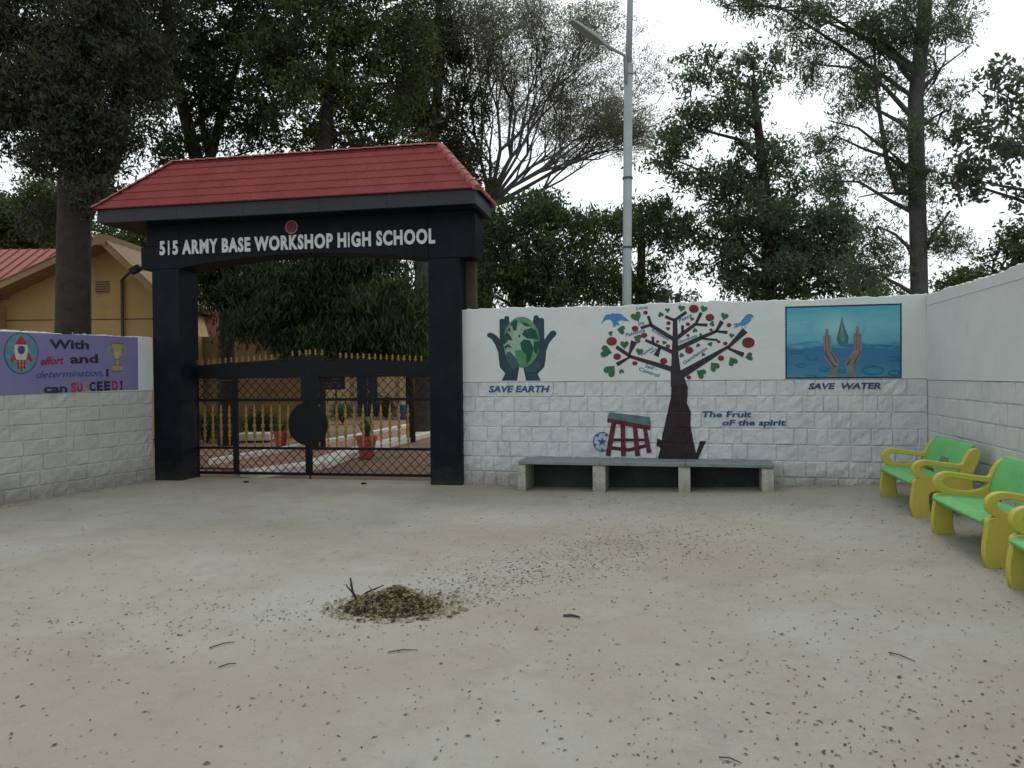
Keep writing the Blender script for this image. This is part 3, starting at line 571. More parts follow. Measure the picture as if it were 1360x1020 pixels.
# roof core under the tiles
V = [FG.P(E0, ZE - .01, EF), FG.P(E1, ZE - .01, EF), FG.P(E1, ZE - .01, ER), FG.P(E0, ZE - .01, ER), FG.P(R0, ZR - .03, RO), FG.P(R1, ZR - .03, RO)]
mesh('roof_core', V, [(0, 1, 5, 4), (1, 2, 5), (2, 3, 4, 5), (3, 0, 4), (3, 2, 1, 0)], M['tile'], gw)
def slope_tiles(e0, e1, r0, r1, single, courses=6, tw=.21):
    """tiles on the slope between eave e0-e1 and ridge r0-r1 (r0 == r1 for a hip end)"""
    U = (e1 - e0).normalized(); up = (r0 - e0); V_ = (up - U * up.dot(U)); hgt = V_.length; V_.normalize(); N = U.cross(V_)
    Lw = (e1 - e0).length; c = hgt / courses; l0 = (r0 - e0).dot(U); l1 = (r1 - e0).dot(U); acc = MB()
    Mx = Matrix((( U.x, V_.x, N.x, e0.x), (U.y, V_.y, N.y, e0.y), (U.z, V_.z, N.z, e0.z), (0, 0, 0, 1)))
    for k in range(courses):
        off = (k % 2) * tw * .5; a = -off - .0
        while a < Lw:
            v0, v1 = k * c - .012, (k + 1) * c + .02
            lo, hi = max(a, -.02), min(a + tw, Lw + .02)
            if hi - lo > .02 and hi > l0 * max(v0, 0) / hgt and lo < Lw + (l1 - Lw) * max(v0, 0) / hgt:
                bm = bmesh.new(); nn = 18; rows = []
                for (v, base, amp) in ((v0, .002, 0), (v0, .024, .006), (v1, .010, .006)):
                    rows.append([bm.verts.new((lo + (hi - lo) * i / nn, v, base + amp * (1 if i % 3 == 1 else (-1 if i % 3 == 2 else 0)))) for i in range(nn + 1)])
                for r_ in range(2):
                    for i in range(nn): bm.faces.new((rows[r_][i], rows[r_][i + 1], rows[r_ + 1][i + 1], rows[r_ + 1][i]))
                def cut(p, q, keep):
                    d = (Vector(q) - Vector(p)); no = Vector((d.y, -d.x, 0)) * keep
                    bmesh.ops.bisect_plane(bm, geom=bm.verts[:] + bm.edges[:] + bm.faces[:], plane_co=Vector(p), plane_no=no, clear_outer=True)
                cut((0, 0, 0), (l0, hgt, 0), -1); cut((Lw, 0, 0), (l1, hgt, 0), 1)
                if bm.faces:
                    bm.transform(Mx)
                    if single:
                        me = bpy.data.meshes.new('roof_tile'); bm.to_mesh(me); me.materials.append(M['tile']); link('roof_tile', me, gw)
                    else:
                        bm.verts.index_update(); acc.add([v.co.copy() for v in bm.verts], [tuple(v.index for v in f.verts) for f in bm.faces])
                bm.free()
            a += tw
    if not single: tag(acc.build('roof_tiles', M['tile'], gw), kind='stuff')
eo = .035
A_, B_, C_, D_ = FG.P(E0 - eo, ZE - .03, EF + eo), FG.P(E1 + eo, ZE - .03, EF + eo), FG.P(E1 + eo, ZE - .03, ER - eo), FG.P(E0 - eo, ZE - .03, ER - eo)
RA, RB = FG.P(R0, ZR, RO), FG.P(R1, ZR, RO)
slope_tiles(A_, B_, RA, RB, True); slope_tiles(B_, C_, RB, RB, False); slope_tiles(C_, D_, RB, RA, False); slope_tiles(D_, A_, RA, RA, False)
def caps(p, q, wd=.075, ln=.16, first=0):
    d = (q - p); Ln = d.length; d.normalize(); side = d.cross(Vector((0, 0, 1))).normalized(); up = side.cross(d)
    n = max(1, round(Ln / ln))
    for k in range(n):
        V = []; F = []
        for (t, r, h) in ((k * Ln / n - .012, wd * 1.06, .007), ((k + 1) * Ln / n, wd * .9, 0)):
            for j in range(7):
                a = math.pi * j / 6; V.append(p + d * t + side * math.cos(a) * r + up * (math.sin(a) * r * .55 + h + .012))
            V.append(p + d * t - side * r + up * (-.03)); V.append(p + d * t + side * r + up * (-.03))
        for j in range(8): F.append((j, j + 1, 10 + j, 9 + j))
        F += [tuple(range(9))[::-1], tuple(range(9, 18))]
        mesh('ridge_tile', V, F, M['tilecap'], gw)
caps(RA, RB, .055, .2); caps(B_, RB, .06, .15); caps(C_, RB, .06, .15); caps(A_, RA, .06, .15); caps(D_, RA, .06, .15)
# raised letters, one object each
txt = '515 ARMY BASE WORKSHOP HIGH SCHOOL'
sA, zA = FG.px(213, 338.3); sB, zB = FG.px(578, 323.2); capH = .212
cu = bpy.data.curves.new('t', 'FONT'); cu.body = txt; o = bpy.data.objects.new('t', cu); C.objects.link(o)
from_w = {}
def char_w(sx):
    cu.body = sx; bpy.context.view_layer.update(); return o.dimensions.x
tot = char_w(txt); pos = []; acc = 0
for i, ch in enumerate(txt):
    if ch == ' ': continue
    pos.append((ch, char_w(txt[:i + 1]), char_w(ch)))
bpy.data.objects.remove(o)
sc_x = (sB - sA) / tot
for ch, xe, wch in pos:
    me = text_mesh(ch, .042, 0, .5); xs = [v.co.x for v in me.vertices]; x0 = min(xs); ww = max(xs) - x0
    st_ = sA + (xe - wch) * sc_x; me.name = 'letter'
    for v in me.vertices:
        a = st_ + (v.co.x - x0) / ww * wch * sc_x * 1.04; z = 3.590 + v.co.y / .729 * capH; v.co = FG.P(a, z, .003 + (v.co.z + .5) * .018)
    me.materials.append(M['letter']); link('letter', me, gw)
# round emblem
es, ez = FG.px(387.5, 301.8)
def disc(fr, s0, z0, r, o0, o1, n=28, sx=1):
    V = [fr.P(s0 + r * sx * math.cos(2 * math.pi * i / n), z0 + r * math.sin(2 * math.pi * i / n), o) for o in (o0, o1) for i in range(n)]
    return V, [(i, (i + 1) % n, n + (i + 1) % n, n + i) for i in range(n)] + [tuple(range(n))[::-1], tuple(n + i for i in range(n))]
P_em1 = mat('emblem_pale_rim', (.28, .17, .16), .6); P_em2 = mat('emblem_red', (.26, .02, .03), .5); P_em3 = mat('emblem_dark', (.07, .012, .02), .5)
em_ = mesh('emblem', *disc(FG, es, ez, .105, .002, .014), P_em1, gw); tag(em_, 'small round red emblem above the lettering')
mesh('emblem_ring', *disc(FG, es, ez, .082, .014, .018), P_em3, em_); mesh('emblem_field', *disc(FG, es, ez, .068, .018, .022), P_em2, em_)
b = MB(); b.fbox(FG, es - .04, es + .04, ez + .034, ez + .042, .022, .025); b.fbox(FG, es - .04, es + .04, ez - .042, ez - .034, .022, .025)
b.fbox(FG, es - .026, es - .020, ez - .03, ez + .03, .022, .025); b.fbox(FG, es + .020, es + .026, ez - .03, ez + .03, .022, .025); b.fbox(FG, es - .018, es + .018, ez - .004, ez + .004, .022, .025); b.build('emblem_bars', P_em3, em_)
# floodlight on the left beam end
fl = thing('floodlight', 'small black floodlight fixed to the left end of the gateway beam', 'light', at(183, 358, 12.3))
b = MB(); p = at(180, 358, 12.3); b.box((0, 0, 0), (.085, .06, .05), Matrix.Translation(p) @ Matrix.Rotation(-.5, 4, 'Y')); bevel(b.build('lamp_housing', M['iron'], fl), .012)
b = MB(); b.tube([p + Vector((.06, 0, .02)), FG.P(-.19, 3.5, -.3)], .012, 6); b.build('bracket', M['iron'], fl)

# ------------------------------------------------------------------ gate leaves
FB = Frame(FG.P(0, 0, -.5 + .05)[:2], FG.d[:2])
def gx(x, y=560): return FB.px(x, y)[0]
def gz(y, x=410): return FB.px(x, y)[1]
ZB, Z1_, Z2_, ZT = .055, gz(595.5), gz(530.8), gz(500)
sL, sD0, sD1, sC0, sC1, sRr = gx(256), gx(310), gx(316.5), gx(405), gx(415), GL - .45
sM = (sC0 + sC1) / 2
def ztop(a):
    t = (a - sL) / (sRr - sL)
    return gz(486, 256) + (gz(474.5) - gz(486, 256)) * (1 - abs(t - .5) * 2)
lab = ['black left gate leaf with wicket door, round disc and gold spear tips', 'black right gate leaf with lattice bars and gold spear tips beside the mural wall']
leaves = [thing('gate_leaf', lab[0], 'gate', FB.P(sL, 0), 'gate leaves'), thing('gate_leaf', lab[1], 'gate', FB.P(sRr, 0), 'gate leaves')]
def bar(fr, s0, z0, s1, z1, wd, o=0.0, th=None, nm='bar', m=None, par=None):
    th = th or wd; d = Vector((s1 - s0, z1 - z0)); d.normalize(); n_ = Vector((-d.y, d.x)) * wd / 2
    V = [fr.P(s + q * n_.x, z + q * n_.y, oo) for (s, z) in ((s0, z0), (s1, z1)) for q in (-1, 1) for oo in (o - th / 2, o + th / 2)]
    return mesh(nm, V, [(0, 1, 3, 2), (4, 6, 7, 5), (0, 4, 5, 1), (2, 3, 7, 6), (0, 2, 6, 4), (1, 5, 7, 3)], m or M['iron'], par)
def lattice(a0, a1, z0, z1, par, pitch=.148, sl=1.0):
    h = z1 - z0; w_ = h / sl
    for sgn in (1, -1):
        q = a0 - w_ + (pitch * .5 if sgn > 0 else 0)
        while q < a1 + .001:
            x0, x1 = (q, q + w_) if sgn > 0 else (q + w_, q); za, zb = z0, z1
            # clip against the panel sides
            pts = [(x0, za), (x1, zb)]
            def clip(p, q_, x):
                t = (x - p[0]) / (q_[0] - p[0]); return (x, p[1] + (q_[1] - p[1]) * t)
            l_, r_ = sorted(pts); 
            if r_[0] > a0 + .02 and l_[0] < a1 - .02:
                if l_[0] < a0: l_ = clip(l_, r_, a0)
                if r_[0] > a1: r_ = clip(l_, r_, a1)
                bar(FB, l_[0], l_[1], r_[0], r_[1], .010, .006 * sgn, .008, 'lattice_bar', None, par)
            q += pitch
# castings
def cast_mb(s, z0, z1):
    b = MB(); H = z1 - z0
    P = lambda a, z, o=0: FB.P(s + a, z0 + z * H, o)
    b.tube([P(0, 0), P(0, 1)], .006, 6); return b
def gold_mb(s, z0, z1):
    b = MB(); H = z1 - z0
    pr = [(0, .004), (.05, .016), (.10, .006), (.15, .024), (.19, .008), (.24, .032), (.29, .020), (.33, .034), (.40, .012), (.45, .030), (.50, .034), (.54, .012), (.60, .022), (.65, .009), (.70, .026), (.74, .034), (.78, .012), (.84, .022), (.90, .014), (1, .001)]
    pr = [(t, w_ * .8) for t, w_ in pr]; ol = [(s + w_, z0 + H * t) for t, w_ in pr] + [(s - w_, z0 + H * t) for t, w_ in pr[::-1]]; n = len(ol); k = len(pr)
    V = [FB.P(a, z, o) for o in (.009, -.009) for a, z in ol]
    F = [(i, i + 1, n - 2 - i, n - 1 - i) for i in range(k - 1)] + [(n + n - 1 - i, n + n - 2 - i, n + i + 1, n + i) for i in range(k - 1)] + [(i, n + i, n + (i + 1) % n, (i + 1) % n) for i in range(n)]
    b.add(V, F); return b
for k, (lf, a0, a1) in enumerate(((leaves[0], sL, sM - .004), (leaves[1], sM + .004, sRr))):
    fr_ = MB()
    for z, h in ((Z1_, .020), (Z2_, .022), (ZB + .02, .022), (ZT, .018)): fr_.fbox(FB, a0 + .001, a1 - .001, z - h, z + h, -.02, .02)
    fr_.fbox(FB, a0, a0 + (.08 if k == 0 else .05), ZB + .043, ZT - .019, -.022, .022)
    if k == 0: fr_.fbox(FB, sD0, sD1, ZB + .043, ZT - .019, -.024, .024); fr_.fbox(FB, a1 - .052, a1, ZB + .043, ZT - .019, -.022, .022)
    else: fr_.fbox(FB, a1 - .05, a1, ZB + .043, ZT - .019, -.022, .022)
    bevel(fr_.build('gate_frame', M['iron'], lf), .004, 1)
    # sheet panel under the spikes
    n = 16; V = []; F = []
    for i in range(n + 1):
        a = a0 + (a1 - a0) * i / n
        V += [FB.P(a, ZT + .019, .006), FB.P(a, ztop(a), .006), FB.P(a, ztop(a), -.006), FB.P(a, ZT + .019, -.006)]
    for i in range(n):
        for j in range(4): F.append((i * 4 + j, (i + 1) * 4 + j, (i + 1) * 4 + (j + 1) % 4, i * 4 + (j + 1) % 4))
    F += [(3, 2, 1, 0), tuple(n * 4 + j for j in range(4))]
    mesh('top_sheet', V, F, M['iron'], lf)
    segs = [(a0 + .08, sD0), (sD1, a1 - .052)] if k == 0 else [(a0 + .05, a1 - .05)]
    for (q0, q1) in segs:
        lattice(q0, q1, Z2_ + .022, ZT - .018, lf); lattice(q0, q1, ZB + .042, Z1_ - .02, lf)
    s0_ = gx(272) if k == 0 else gx(424)
    for i in range(11 if k == 0 else 11):
        s = s0_ + i * .1475
        if s > a1 - .06 or s > (sD0 - .02 if 0 else 99): break
        if k == 0 and sD0 - .03 < s < sD1 + .03: continue
        ba = cast_mb(s, Z1_ + .02, Z2_ - .022).build('baluster', M['iron'], lf)
        gold_mb(s, Z1_ + .03, Z2_ - .06).build('gold_casting', M['gold'], ba)
def spear(s, z, lf):
    b = MB(); h = .11
    V = []
    pr = [(-.006, 0), (-.006, .03), (-.028, .034), (-.028, .05), (-.008, .052), (-.013, .07), (-.022, .082), (0, .118), (.022, .082), (.013, .07), (.008, .052), (.028, .05), (.028, .034), (.006, .03), (.006, 0)]
    n = len(pr); V = [FB.P(s + a * .85, z + q * .9, o) for o in (.005, -.005) for a, q in pr]
    F = [tuple(range(n))[::-1], tuple(range(n, 2 * n))] + [(i, (i + 1) % n, n + (i + 1) % n, n + i) for i in range(n)]
    mesh('spear_tip', V, F, M['gold'], lf)
for i in range(14):
    x = 261.5 + i * 7.62
    if x < 370: spear(gx(x, 478), ztop(gx(x, 478)) - .006, leaves[0])
for x in (388.5, 398, 406.5): spear(gx(x, 472), ztop(gx(x, 472)) + .026, leaves[0])
for x in (411.5, 419, 428): spear(gx(x, 472), ztop(gx(x, 472)) + .026, leaves[1])
for i in range(16):
    x = 452 + i * 7.7
    if x < 566: spear(gx(x, 478), ztop(gx(x, 478)) - .006, leaves[1])
# raised crest with scrolls at the meeting stiles
for lf, sg, q0, q1 in ((leaves[0], -1, gx(384, 475), sM - .004), (leaves[1], 1, sM + .004, gx(432, 475))):
    b = MB(); b.fbox(FB, q0, q1, ztop(sM) - .10, ztop(sM) + .022, .007, .014); b.build('crest_plate', M['iron'], lf)
    ce = q0 - .10 if sg < 0 else q1 + .10; pts = []
    for t in np.linspace(0, 1.35 * math.pi, 14):
        r_ = .085 * (1 - .4 * t / 4); pts.append(FB.P(ce - sg * r_ * math.cos(t) , ztop(sM) + .02 - r_ * math.sin(t) * .9, .01))
    b = MB(); b.tube(pts, .012, 6); b.build('scroll', M['iron'], lf)
ds, dz = FB.px(410, 563)
V, F = disc(FB, ds, dz, .345, .024, .034, 40, .97); mesh('round_disc', V, F, M['iron'], leaves[0])
b = MB(); b.fbox(FB, sM - .10, sM + .20, Z2_ - .03, ZT + .02, .024, .05); b.build('lock_box', M['iron'], leaves[0])
b = MB(); b.fbox(FB, sM + .03, sM + .05, -.02, .3, .04, .06); b.build('drop_bolt', M['iron'], leaves[0])
b = MB(); b.fbox(FB, sL + .08, sD0, ZB + .075, ZB + .10, -.018, .018); b.fbox(FB, sL + .08, sD0, ZT - .06, ZT - .04, -.018, .018); b.build('wicket_door_rail', M['slate'], leaves[0])
b = MB(); b.fbox(FB, -.0 + .48, sL - .004, -.02, ZT + .1, -.03, .03); b.build('hinge_post', M['black'], gw)
for (x, y) in ((327, 641), (483, 643)):
    p = on_ground(x, y); st_ = MB(); st_.box((p.x, p.y, .012), (.035, .02, .014)); bevel(st_.build('gate_stop', M['iron']), .006)
    o = C.objects[-1]; tag(o, 'small dark iron gate stop in the yard floor ' + ('left of the round disc' if x < 400 else 'near the right pillar'), 'gate stop', 'gate stops')

# ------------------------------------------------------------------ long stone bench
lb = thing('stone_bench', 'long low grey slab bench on four whitewashed block legs', 'bench', FW.P(.9, 0))
OB = .56
s_l = FW.px(688, 622, OB)[0]; s_r = FW.px(1029, 622, OB)[0]
cuts = [s_l, FW.px(796, 622, OB)[0], FW.px(910, 622, OB)[0], s_r]
zt_ = .425
for i in range(3):
    b = MB(); b.fbox(FW, cuts[i] + .002, cuts[i + 1] - .002, zt_ - .045 + i * .003, zt_ + i * .003, .03, OB + .01 * (i == 1)); bevel(b.build('seat_slab', M['slab'], lb), .006)
for x0, x1 in ((687, 698), (787, 804), (901, 917), (1012, 1028)):
    a0, a1 = FW.px(x0, 640, OB - .03)[0], FW.px(x1, 640, OB - .03)[0]
    b = MB(); b.fbox(FW, a0, a1, -.02, zt_ - .047, .03, OB - .03); bevel(b.build('leg', M['bleg'], lb), .012, 2)

b = MB(); b.fbox(FW, s_l + .12, s_r - .12, -.02, zt_ - .05, .034, .06); b.build('added_dark_panel', M['underseat_dark'], lb)  # panel added to darken the space under the seat

# ------------------------------------------------------------------ yellow and green garden benches
def outline_mesh(outer, holes, th, name, bev=.006):
    cu = bpy.data.curves.new(name, 'CURVE'); cu.dimensions = '2D'; cu.fill_mode = 'BOTH'; cu.extrude = th / 2 - bev; cu.bevel_depth = bev; cu.bevel_resolution = 1
    for poly in [outer] + holes:
        sp_ = cu.splines.new('POLY'); sp_.points.add(len(poly) - 1)
        for q, p_ in zip(sp_.points, poly): q.co = (p_[0], p_[1], 0, 1)
        sp_.use_cyclic_u = True
    o = bpy.data.objects.new(name, cu); C.objects.link(o); dg = bpy.context.evaluated_depsgraph_get(); dg.update()
    me = bpy.data.meshes.new_from_object(o.evaluated_get(dg)); bpy.data.objects.remove(o); bpy.data.curves.remove(cu); me.name = name; return me
def catmull(P, n=5, closed=True):
    out = []; k = len(P)
    for i in range(k):
        p0, p1, p2, p3 = [Vector(P[(i + j - 1) % k]) for j in range(4)]
        for t in [q / n for q in range(n)]:
            out.append(.5 * ((2 * p1) + (-p0 + p2) * t + (2 * p0 - 5 * p1 + 4 * p2 - p3) * t * t + (-p0 + 3 * p1 - 3 * p2 + p3) * t ** 3))
    return out
BLn = 1.24
# side frame profile: u = back from the front edge, v = up
side_outer = [(.015, 0), (.0, .10), (.005, .2), (.02, .30), (.02, .355), (.05, .375), (.10, .385), (.08, .395), (.04, .42), (.02, .455), (.015, .50), (.04, .545), (.09, .572), (.16, .575), (.26, .56), (.36, .548), (.47, .540),
              (.50, .60), (.535, .66), (.57, .695), (.61, .70), (.635, .68), (.63, .63), (.60, .55), (.565, .46), (.555, .38), (.57, .28), (.60, .15), (.625, .02), (.62, 0), (.50, 0), (.485, .10), (.46, .2), (.42, .262), (.35, .275), (.24, .27), (.175, .255), (.155, .2), (.16, .10), (.175, 0)]
hole = [(.075, .495), (.095, .525), (.16, .536), (.28, .520), (.40, .508), (.465, .495), (.45, .45), (.39, .42), (.30, .402), (.19, .408), (.105, .445)]
def smooth_outline(o):
    out = []; sharp = {(.015, 0), (.62, 0), (.625, .02), (.50, 0), (.175, 0)}
    k = len(o)
    for i in range(k):
        p0, p1, p2, p3 = [Vector(o[(i + j - 1) % k]) for j in range(4)]
        if o[i] in sharp or o[(i + 1) % k] in sharp: out.append(p1); continue
        for t in (0, .33, .66): out.append(.5 * ((2 * p1) + (-p0 + p2) * t + (2 * p0 - 5 * p1 + 4 * p2 - p3) * t * t + (-p0 + 3 * p1 - 3 * p2 + p3) * t ** 3))
    return out
side_me = outline_mesh(smooth_outline(side_outer), [catmull(hole, 3)], .075, 'side_frame', .008); side_me.materials.append(M['yellow'])
# seat: a curved slab; backrest: a tall rounded panel
def ribbon(prof, th, y0, y1, name, m, nseg=2):
    V = []; F = []; k = len(prof); n_ = []
    for i, p in enumerate(prof):
        a = Vector(prof[max(i - 1, 0)]); c = Vector(prof[min(i + 1, k - 1)]); d = (c - a).normalized(); n_.append(Vector((-d.y, d.x)))
    for j in range(nseg + 1):
        y = y0 + (y1 - y0) * j / nseg
        for i, p in enumerate(prof): V.append((p[0], y, p[1]))
        for i in range(k - 1, -1, -1): V.append((prof[i][0] - n_[i].x * th, y, prof[i][1] - n_[i].y * th))
    q = 2 * k
    for j in range(nseg):
        for i in range(q): F.append((j * q + i, j * q + (i + 1) % q, (j + 1) * q + (i + 1) % q, (j + 1) * q + i))
    F += [tuple(range(q))[::-1], tuple(nseg * q + i for i in range(q))]
    me = bpy.data.meshes.new(name); me.from_pydata(V, [], F); me.materials.append(m); bm = bmesh.new(); bm.from_mesh(me); bmesh.ops.recalc_face_normals(bm, faces=bm.faces[:]); bm.to_mesh(me); bm.free(); me.update(); return me
seat_me = ribbon([(-.02, .345), (.02, .372), (.10, .378), (.25, .368), (.38, .36), (.46, .365)], .045, .04, BLn - .04, 'seat', M['green'])
back_me = ribbon([(.455, .40), (.475, .48), (.50, .56), (.53, .64), (.56, .70), (.585, .735), (.61, .745)], .04, .04, BLn - .04, 'backrest', M['green'])
def bench(loc, rz, label, z):
    t = thing('garden_bench', label, 'bench', (loc[0], loc[1], z), 'yellow and green benches along the right wall', rz)
    for y in (.0, BLn):
        o = link('side_frame', side_me, t, False); o.rotation_euler = (R(90), 0, 0); o.location = (0, y, 0)
    s_ = link('seat', seat_me, t, False); bevel(s_, .012); b_ = link('backrest', back_me, t, False); bevel(b_, .012)
    if label.startswith('farthest'):
        pm_ = ribbon([(.4742 - .0035, .49), (.4875 - .0035, .53), (.497 - .0035, .558)], .0008, .46, .70, 'stencil_patch', M['plate']); link('stencil_patch', pm_, b_, False)
    return t
rz = math.atan2(.2242, .9745)   # local +y runs along the right wall away from the camera
rz = -math.atan2(.2242, .9745)
def place(px, py, k, label):    # far front foot seen at (px, py)
    p = on_ground(px, py); d = -FR.d * 0 + Vector((.2242, .9745, 0)); q = p - d * (BLn + .03) if k else p
    return bench((q.x, q.y), rz, label, G(q.x + .25) - .005)
place(1169, 658.8, 1, 'farthest yellow and green bench, near the corner, with a dark patch on its back')
place(1237, 707, 1, 'middle one of the yellow and green benches along the right wall')
place(1337, 778.5, 1, 'yellow and green bench closest to the camera, cut by the right picture edge')
# ------------------------------------------------------------------ litter on the yard
def leaf_geo(n, pos, size, rnd, lift=.004, aspect=.38, tilt=.35):
    """curled leaves: two quads folded along the midrib; returns V,F arrays"""
    th = rnd.uniform(0, 2 * np.pi, n); ln = size * rnd.uniform(.6, 1.3, n); wd = ln * aspect * rnd.uniform(.6, 1.3, n)
    d = np.stack([np.cos(th), np.sin(th), rnd.uniform(-tilt, tilt, n)], 1); d /= np.linalg.norm(d, axis=1)[:, None]
    sd_ = np.stack([-np.sin(th), np.cos(th), rnd.uniform(-tilt, tilt, n)], 1); cu_ = rnd.uniform(.0, .35, n)[:, None]
    up = np.cross(d, sd_)
    a = pos - d * ln[:, None] / 2; c = pos + d * ln[:, None] / 2; m = pos - up * (wd[:, None] * cu_) * .5
    l = pos + sd_ * wd[:, None] / 2 + up * wd[:, None] * cu_; r = pos - sd_ * wd[:, None] / 2 + up * wd[:, None] * cu_
    V = np.stack([a, l, c, r], 1).reshape(-1, 3); V[:, 2] += lift
    idx = np.arange(n)[:, None] * 4
    F = np.concatenate([idx + np.array([[0, 1, 2]]), idx + np.array([[0, 2, 3]])], 0)
    return V, F
def np_mesh(name, V, F, mats, parent=None, mi=None):
    me = bpy.data.meshes.new(name); n, k = F.shape
    me.vertices.add(len(V)); me.vertices.foreach_set('co', np.ascontiguousarray(V, dtype=np.float32).ravel())
    me.loops.add(n * k); me.loops.foreach_set('vertex_index', F.astype(np.int32).ravel())
    me.polygons.add(n); me.polygons.foreach_set('loop_start', np.arange(n, dtype=np.int32) * k); me.polygons.foreach_set('loop_total', np.full(n, k, dtype=np.int32))
    for m in mats: me.materials.append(m)
    if mi is not None: me.polygons.foreach_set('material_index', mi.astype(np.int32))
    me.update(calc_edges=True); me.validate()
    return link(name, me, parent)
gv = np.vectorize(G)
def inside(x, y):
    s_w = (x - FW.O.x) / FW.d.x; yb = np.where(x < -.7, FG.O.y + FG.d.y * (x - FG.O.x) / FG.d.x - .0, FW.O.y + FW.d.y * s_w - .02)
    xr = FR.O.x + FR.d.x * (FR.O.y - y) / -FR.d.y * 1.0; xr = 5.38 - .23 * (9.75 - y); xl = -5.72 - .388 * (12.01 - y)
    return (y < yb) & (x < xr - .02) & (x > xl + .02)
N = 8500
x = rng.uniform(-7, 5.2, N); y = 1.2 + 10.2 * rng.uniform(0, 1, N) ** 1.15
keep = rng.uniform(0, 1, N) < np.clip(.30 + .5 / (1 + np.exp(-(x + .2) * 1.4)), 0, 1)
x, y = x[keep], y[keep]
K = 2600   # swept trail from the heap up towards the wall bench, and a loose band left of it
t = rng.uniform(0, 1, K); x2 = -.75 + 2.5 * t + rng.normal(0, .5, K) * (.35 + t); y2 = 5.35 + 2.3 * t + rng.normal(0, .35, K) * (.5 + .9 * t)
x3 = rng.normal(-2.0, 1.1, 500); y3 = 5.0 + (x3 + 2) * .15 + rng.normal(0, .35, 500)
x4 = rng.normal(1.6, .7, 500); y4 = rng.normal(3.2, .6, 500)
q5 = rng.uniform(0, 1, 1400); e5 = np.abs(rng.normal(0, .10, 1400)) + .03; w5 = rng.integers(0, 3, 1400)
x5 = np.where(w5 == 0, FW.O.x + FW.d.x * q5 * WL + FW.n.x * e5, np.where(w5 == 1, FR.O.x + FR.d.x * q5 * 6 + FR.n.x * e5, FL.O.x + FL.d.x * (3 + q5 * 6) + FL.n.x * e5))
y5 = np.where(w5 == 0, FW.O.y + FW.d.y * q5 * WL + FW.n.y * e5, np.where(w5 == 1, FR.O.y + FR.d.y * q5 * 6 + FR.n.y * e5, FL.O.y + FL.d.y * (3 + q5 * 6) + FL.n.y * e5))
x = np.concatenate([x5, x, x2, x3, x4]); y = np.concatenate([y5, y, y2, y3, y4]); sz = np.concatenate([rng.uniform(.013, .034, len(x) - K - 1000), rng.uniform(.010, .032, K + 1000)])
k = inside(x, y); x, y, sz = x[k], y[k], sz[k]
V, F = leaf_geo(len(x), np.stack([x, y, gv(x) + .0035], 1), sz, rng, lift=.0, aspect=.40, tilt=.10)
mi = rng.choice([0, 0, 1, 1, 1, 1, 1, 1], len(x)); o = np_mesh('fallen_leaves', V, F, [M['deadleaf'], M['deadleaf2'], M['deadleaf3']], mi=np.concatenate([mi, mi]))
tag(o, 'small dry leaves scattered over the concrete yard', kind='stuff')
# grit
N = 5000; x = rng.uniform(-7, 5, N); y = 1.0 + 9 * rng.uniform(0, 1, N) ** 1.3; k = inside(x, y); x, y = x[k], y[k]; n = len(x)
r_ = rng.uniform(.002, .007, n); base = np.array([[1, 0, 0], [0, 1, 0], [-1, 0, 0], [0, -1, 0], [0, 0, .8]]); P0 = np.stack([x, y, gv(x) + .004], 1)
V = (P0[:, None, :] + base[None] * (r_[:, None, None] * rng.uniform(.6, 1.4, (n, 5, 1)))).reshape(-1, 3); ix = np.arange(n)[:, None] * 5
F = np.concatenate([ix + np.array([[a, (a + 1) % 4, 4]]) for a in range(4)], 0)
o = np_mesh('grit', V, F, [M['pebble']]); tag(o, 'loose grit and crumbs lying on the yard', kind='stuff')
# heap of swept leaves
pc = on_ground(522, 806)
heap = thing('leaf_heap', 'swept heap of dry leaves with a forked twig in the middle of the yard', 'leaf heap', (pc.x, pc.y, 0))
def hz(u, v): 
    q = (u / .31) ** 2 + (v / .22) ** 2; return .095 * max(0, 1 - q) ** 1.15 * (1 + .3 * math.sin(u * 17 + 1) * math.sin(v * 19))
n = 28; V = []; F = []
for i in range(n + 1):
    for j in range(n + 1):
        u = -.44 + .88 * i / n; v = -.26 + .52 * j / n; V.append((pc.x + u, pc.y + v, hz(u, v) * .8 - .004 + random.uniform(-.003, .003)))
F = [(i * (n + 1) + j, (i + 1) * (n + 1) + j, (i + 1) * (n + 1) + j + 1, i * (n + 1) + j + 1) for i in range(n) for j in range(n)]
mesh('heap_core', V, F, M['deadleaf2'], heap)
N = 8500; q = rng.uniform(0, 1, N) ** .55; th = rng.uniform(0, 6.283, N); u = .33 * q * np.cos(th); v = .25 * q * np.sin(th)
far = rng.uniform(0, 1, N) < .10; u = np.where(far, u * 1.6 + .03, u); v = np.where(far, v * 1.4, v)
h = np.array([hz(a, b_) for a, b_ in zip(u, v)]); pos = np.stack([pc.x + u, pc.y + v, h + .004 + rng.uniform(0, .012, N) * (h > .005)], 1)
V, F = leaf_geo(N, pos, rng.uniform(.012, .024, N) + rng.uniform(0, 1, N) ** 4 * .05, rng, aspect=.5, tilt=.8); mi = rng.choice([0, 0, 0, 1, 2, 2], N)
o = np_mesh('dry_leaves', V, F, [M['deadleaf'], M['deadleaf2'], M['deadleaf3']], heap, np.concatenate([mi, mi])); tag(o, kind='stuff')
b = MB(); A = Vector((pc.x - .25, pc.y + .02, .03))
b.tube([A + Vector((.10, -.02, .02)), A, A + Vector((-.035, 0, .07)), A + Vector((-.05, 0, .17))], [.013, .012, .009, .006], 6)
b.tube([A + Vector((-.02, 0, .05)), A + Vector((-.07, .01, .10)), A + Vector((-.085, .01, .125))], [.007, .005, .003], 5)
b.tube([A + Vector((.02, 0, .02)), A + Vector((.0, -.05, .0)), A + Vector((-.05, -.13, -.01))], [.010, .008, .004], 5)
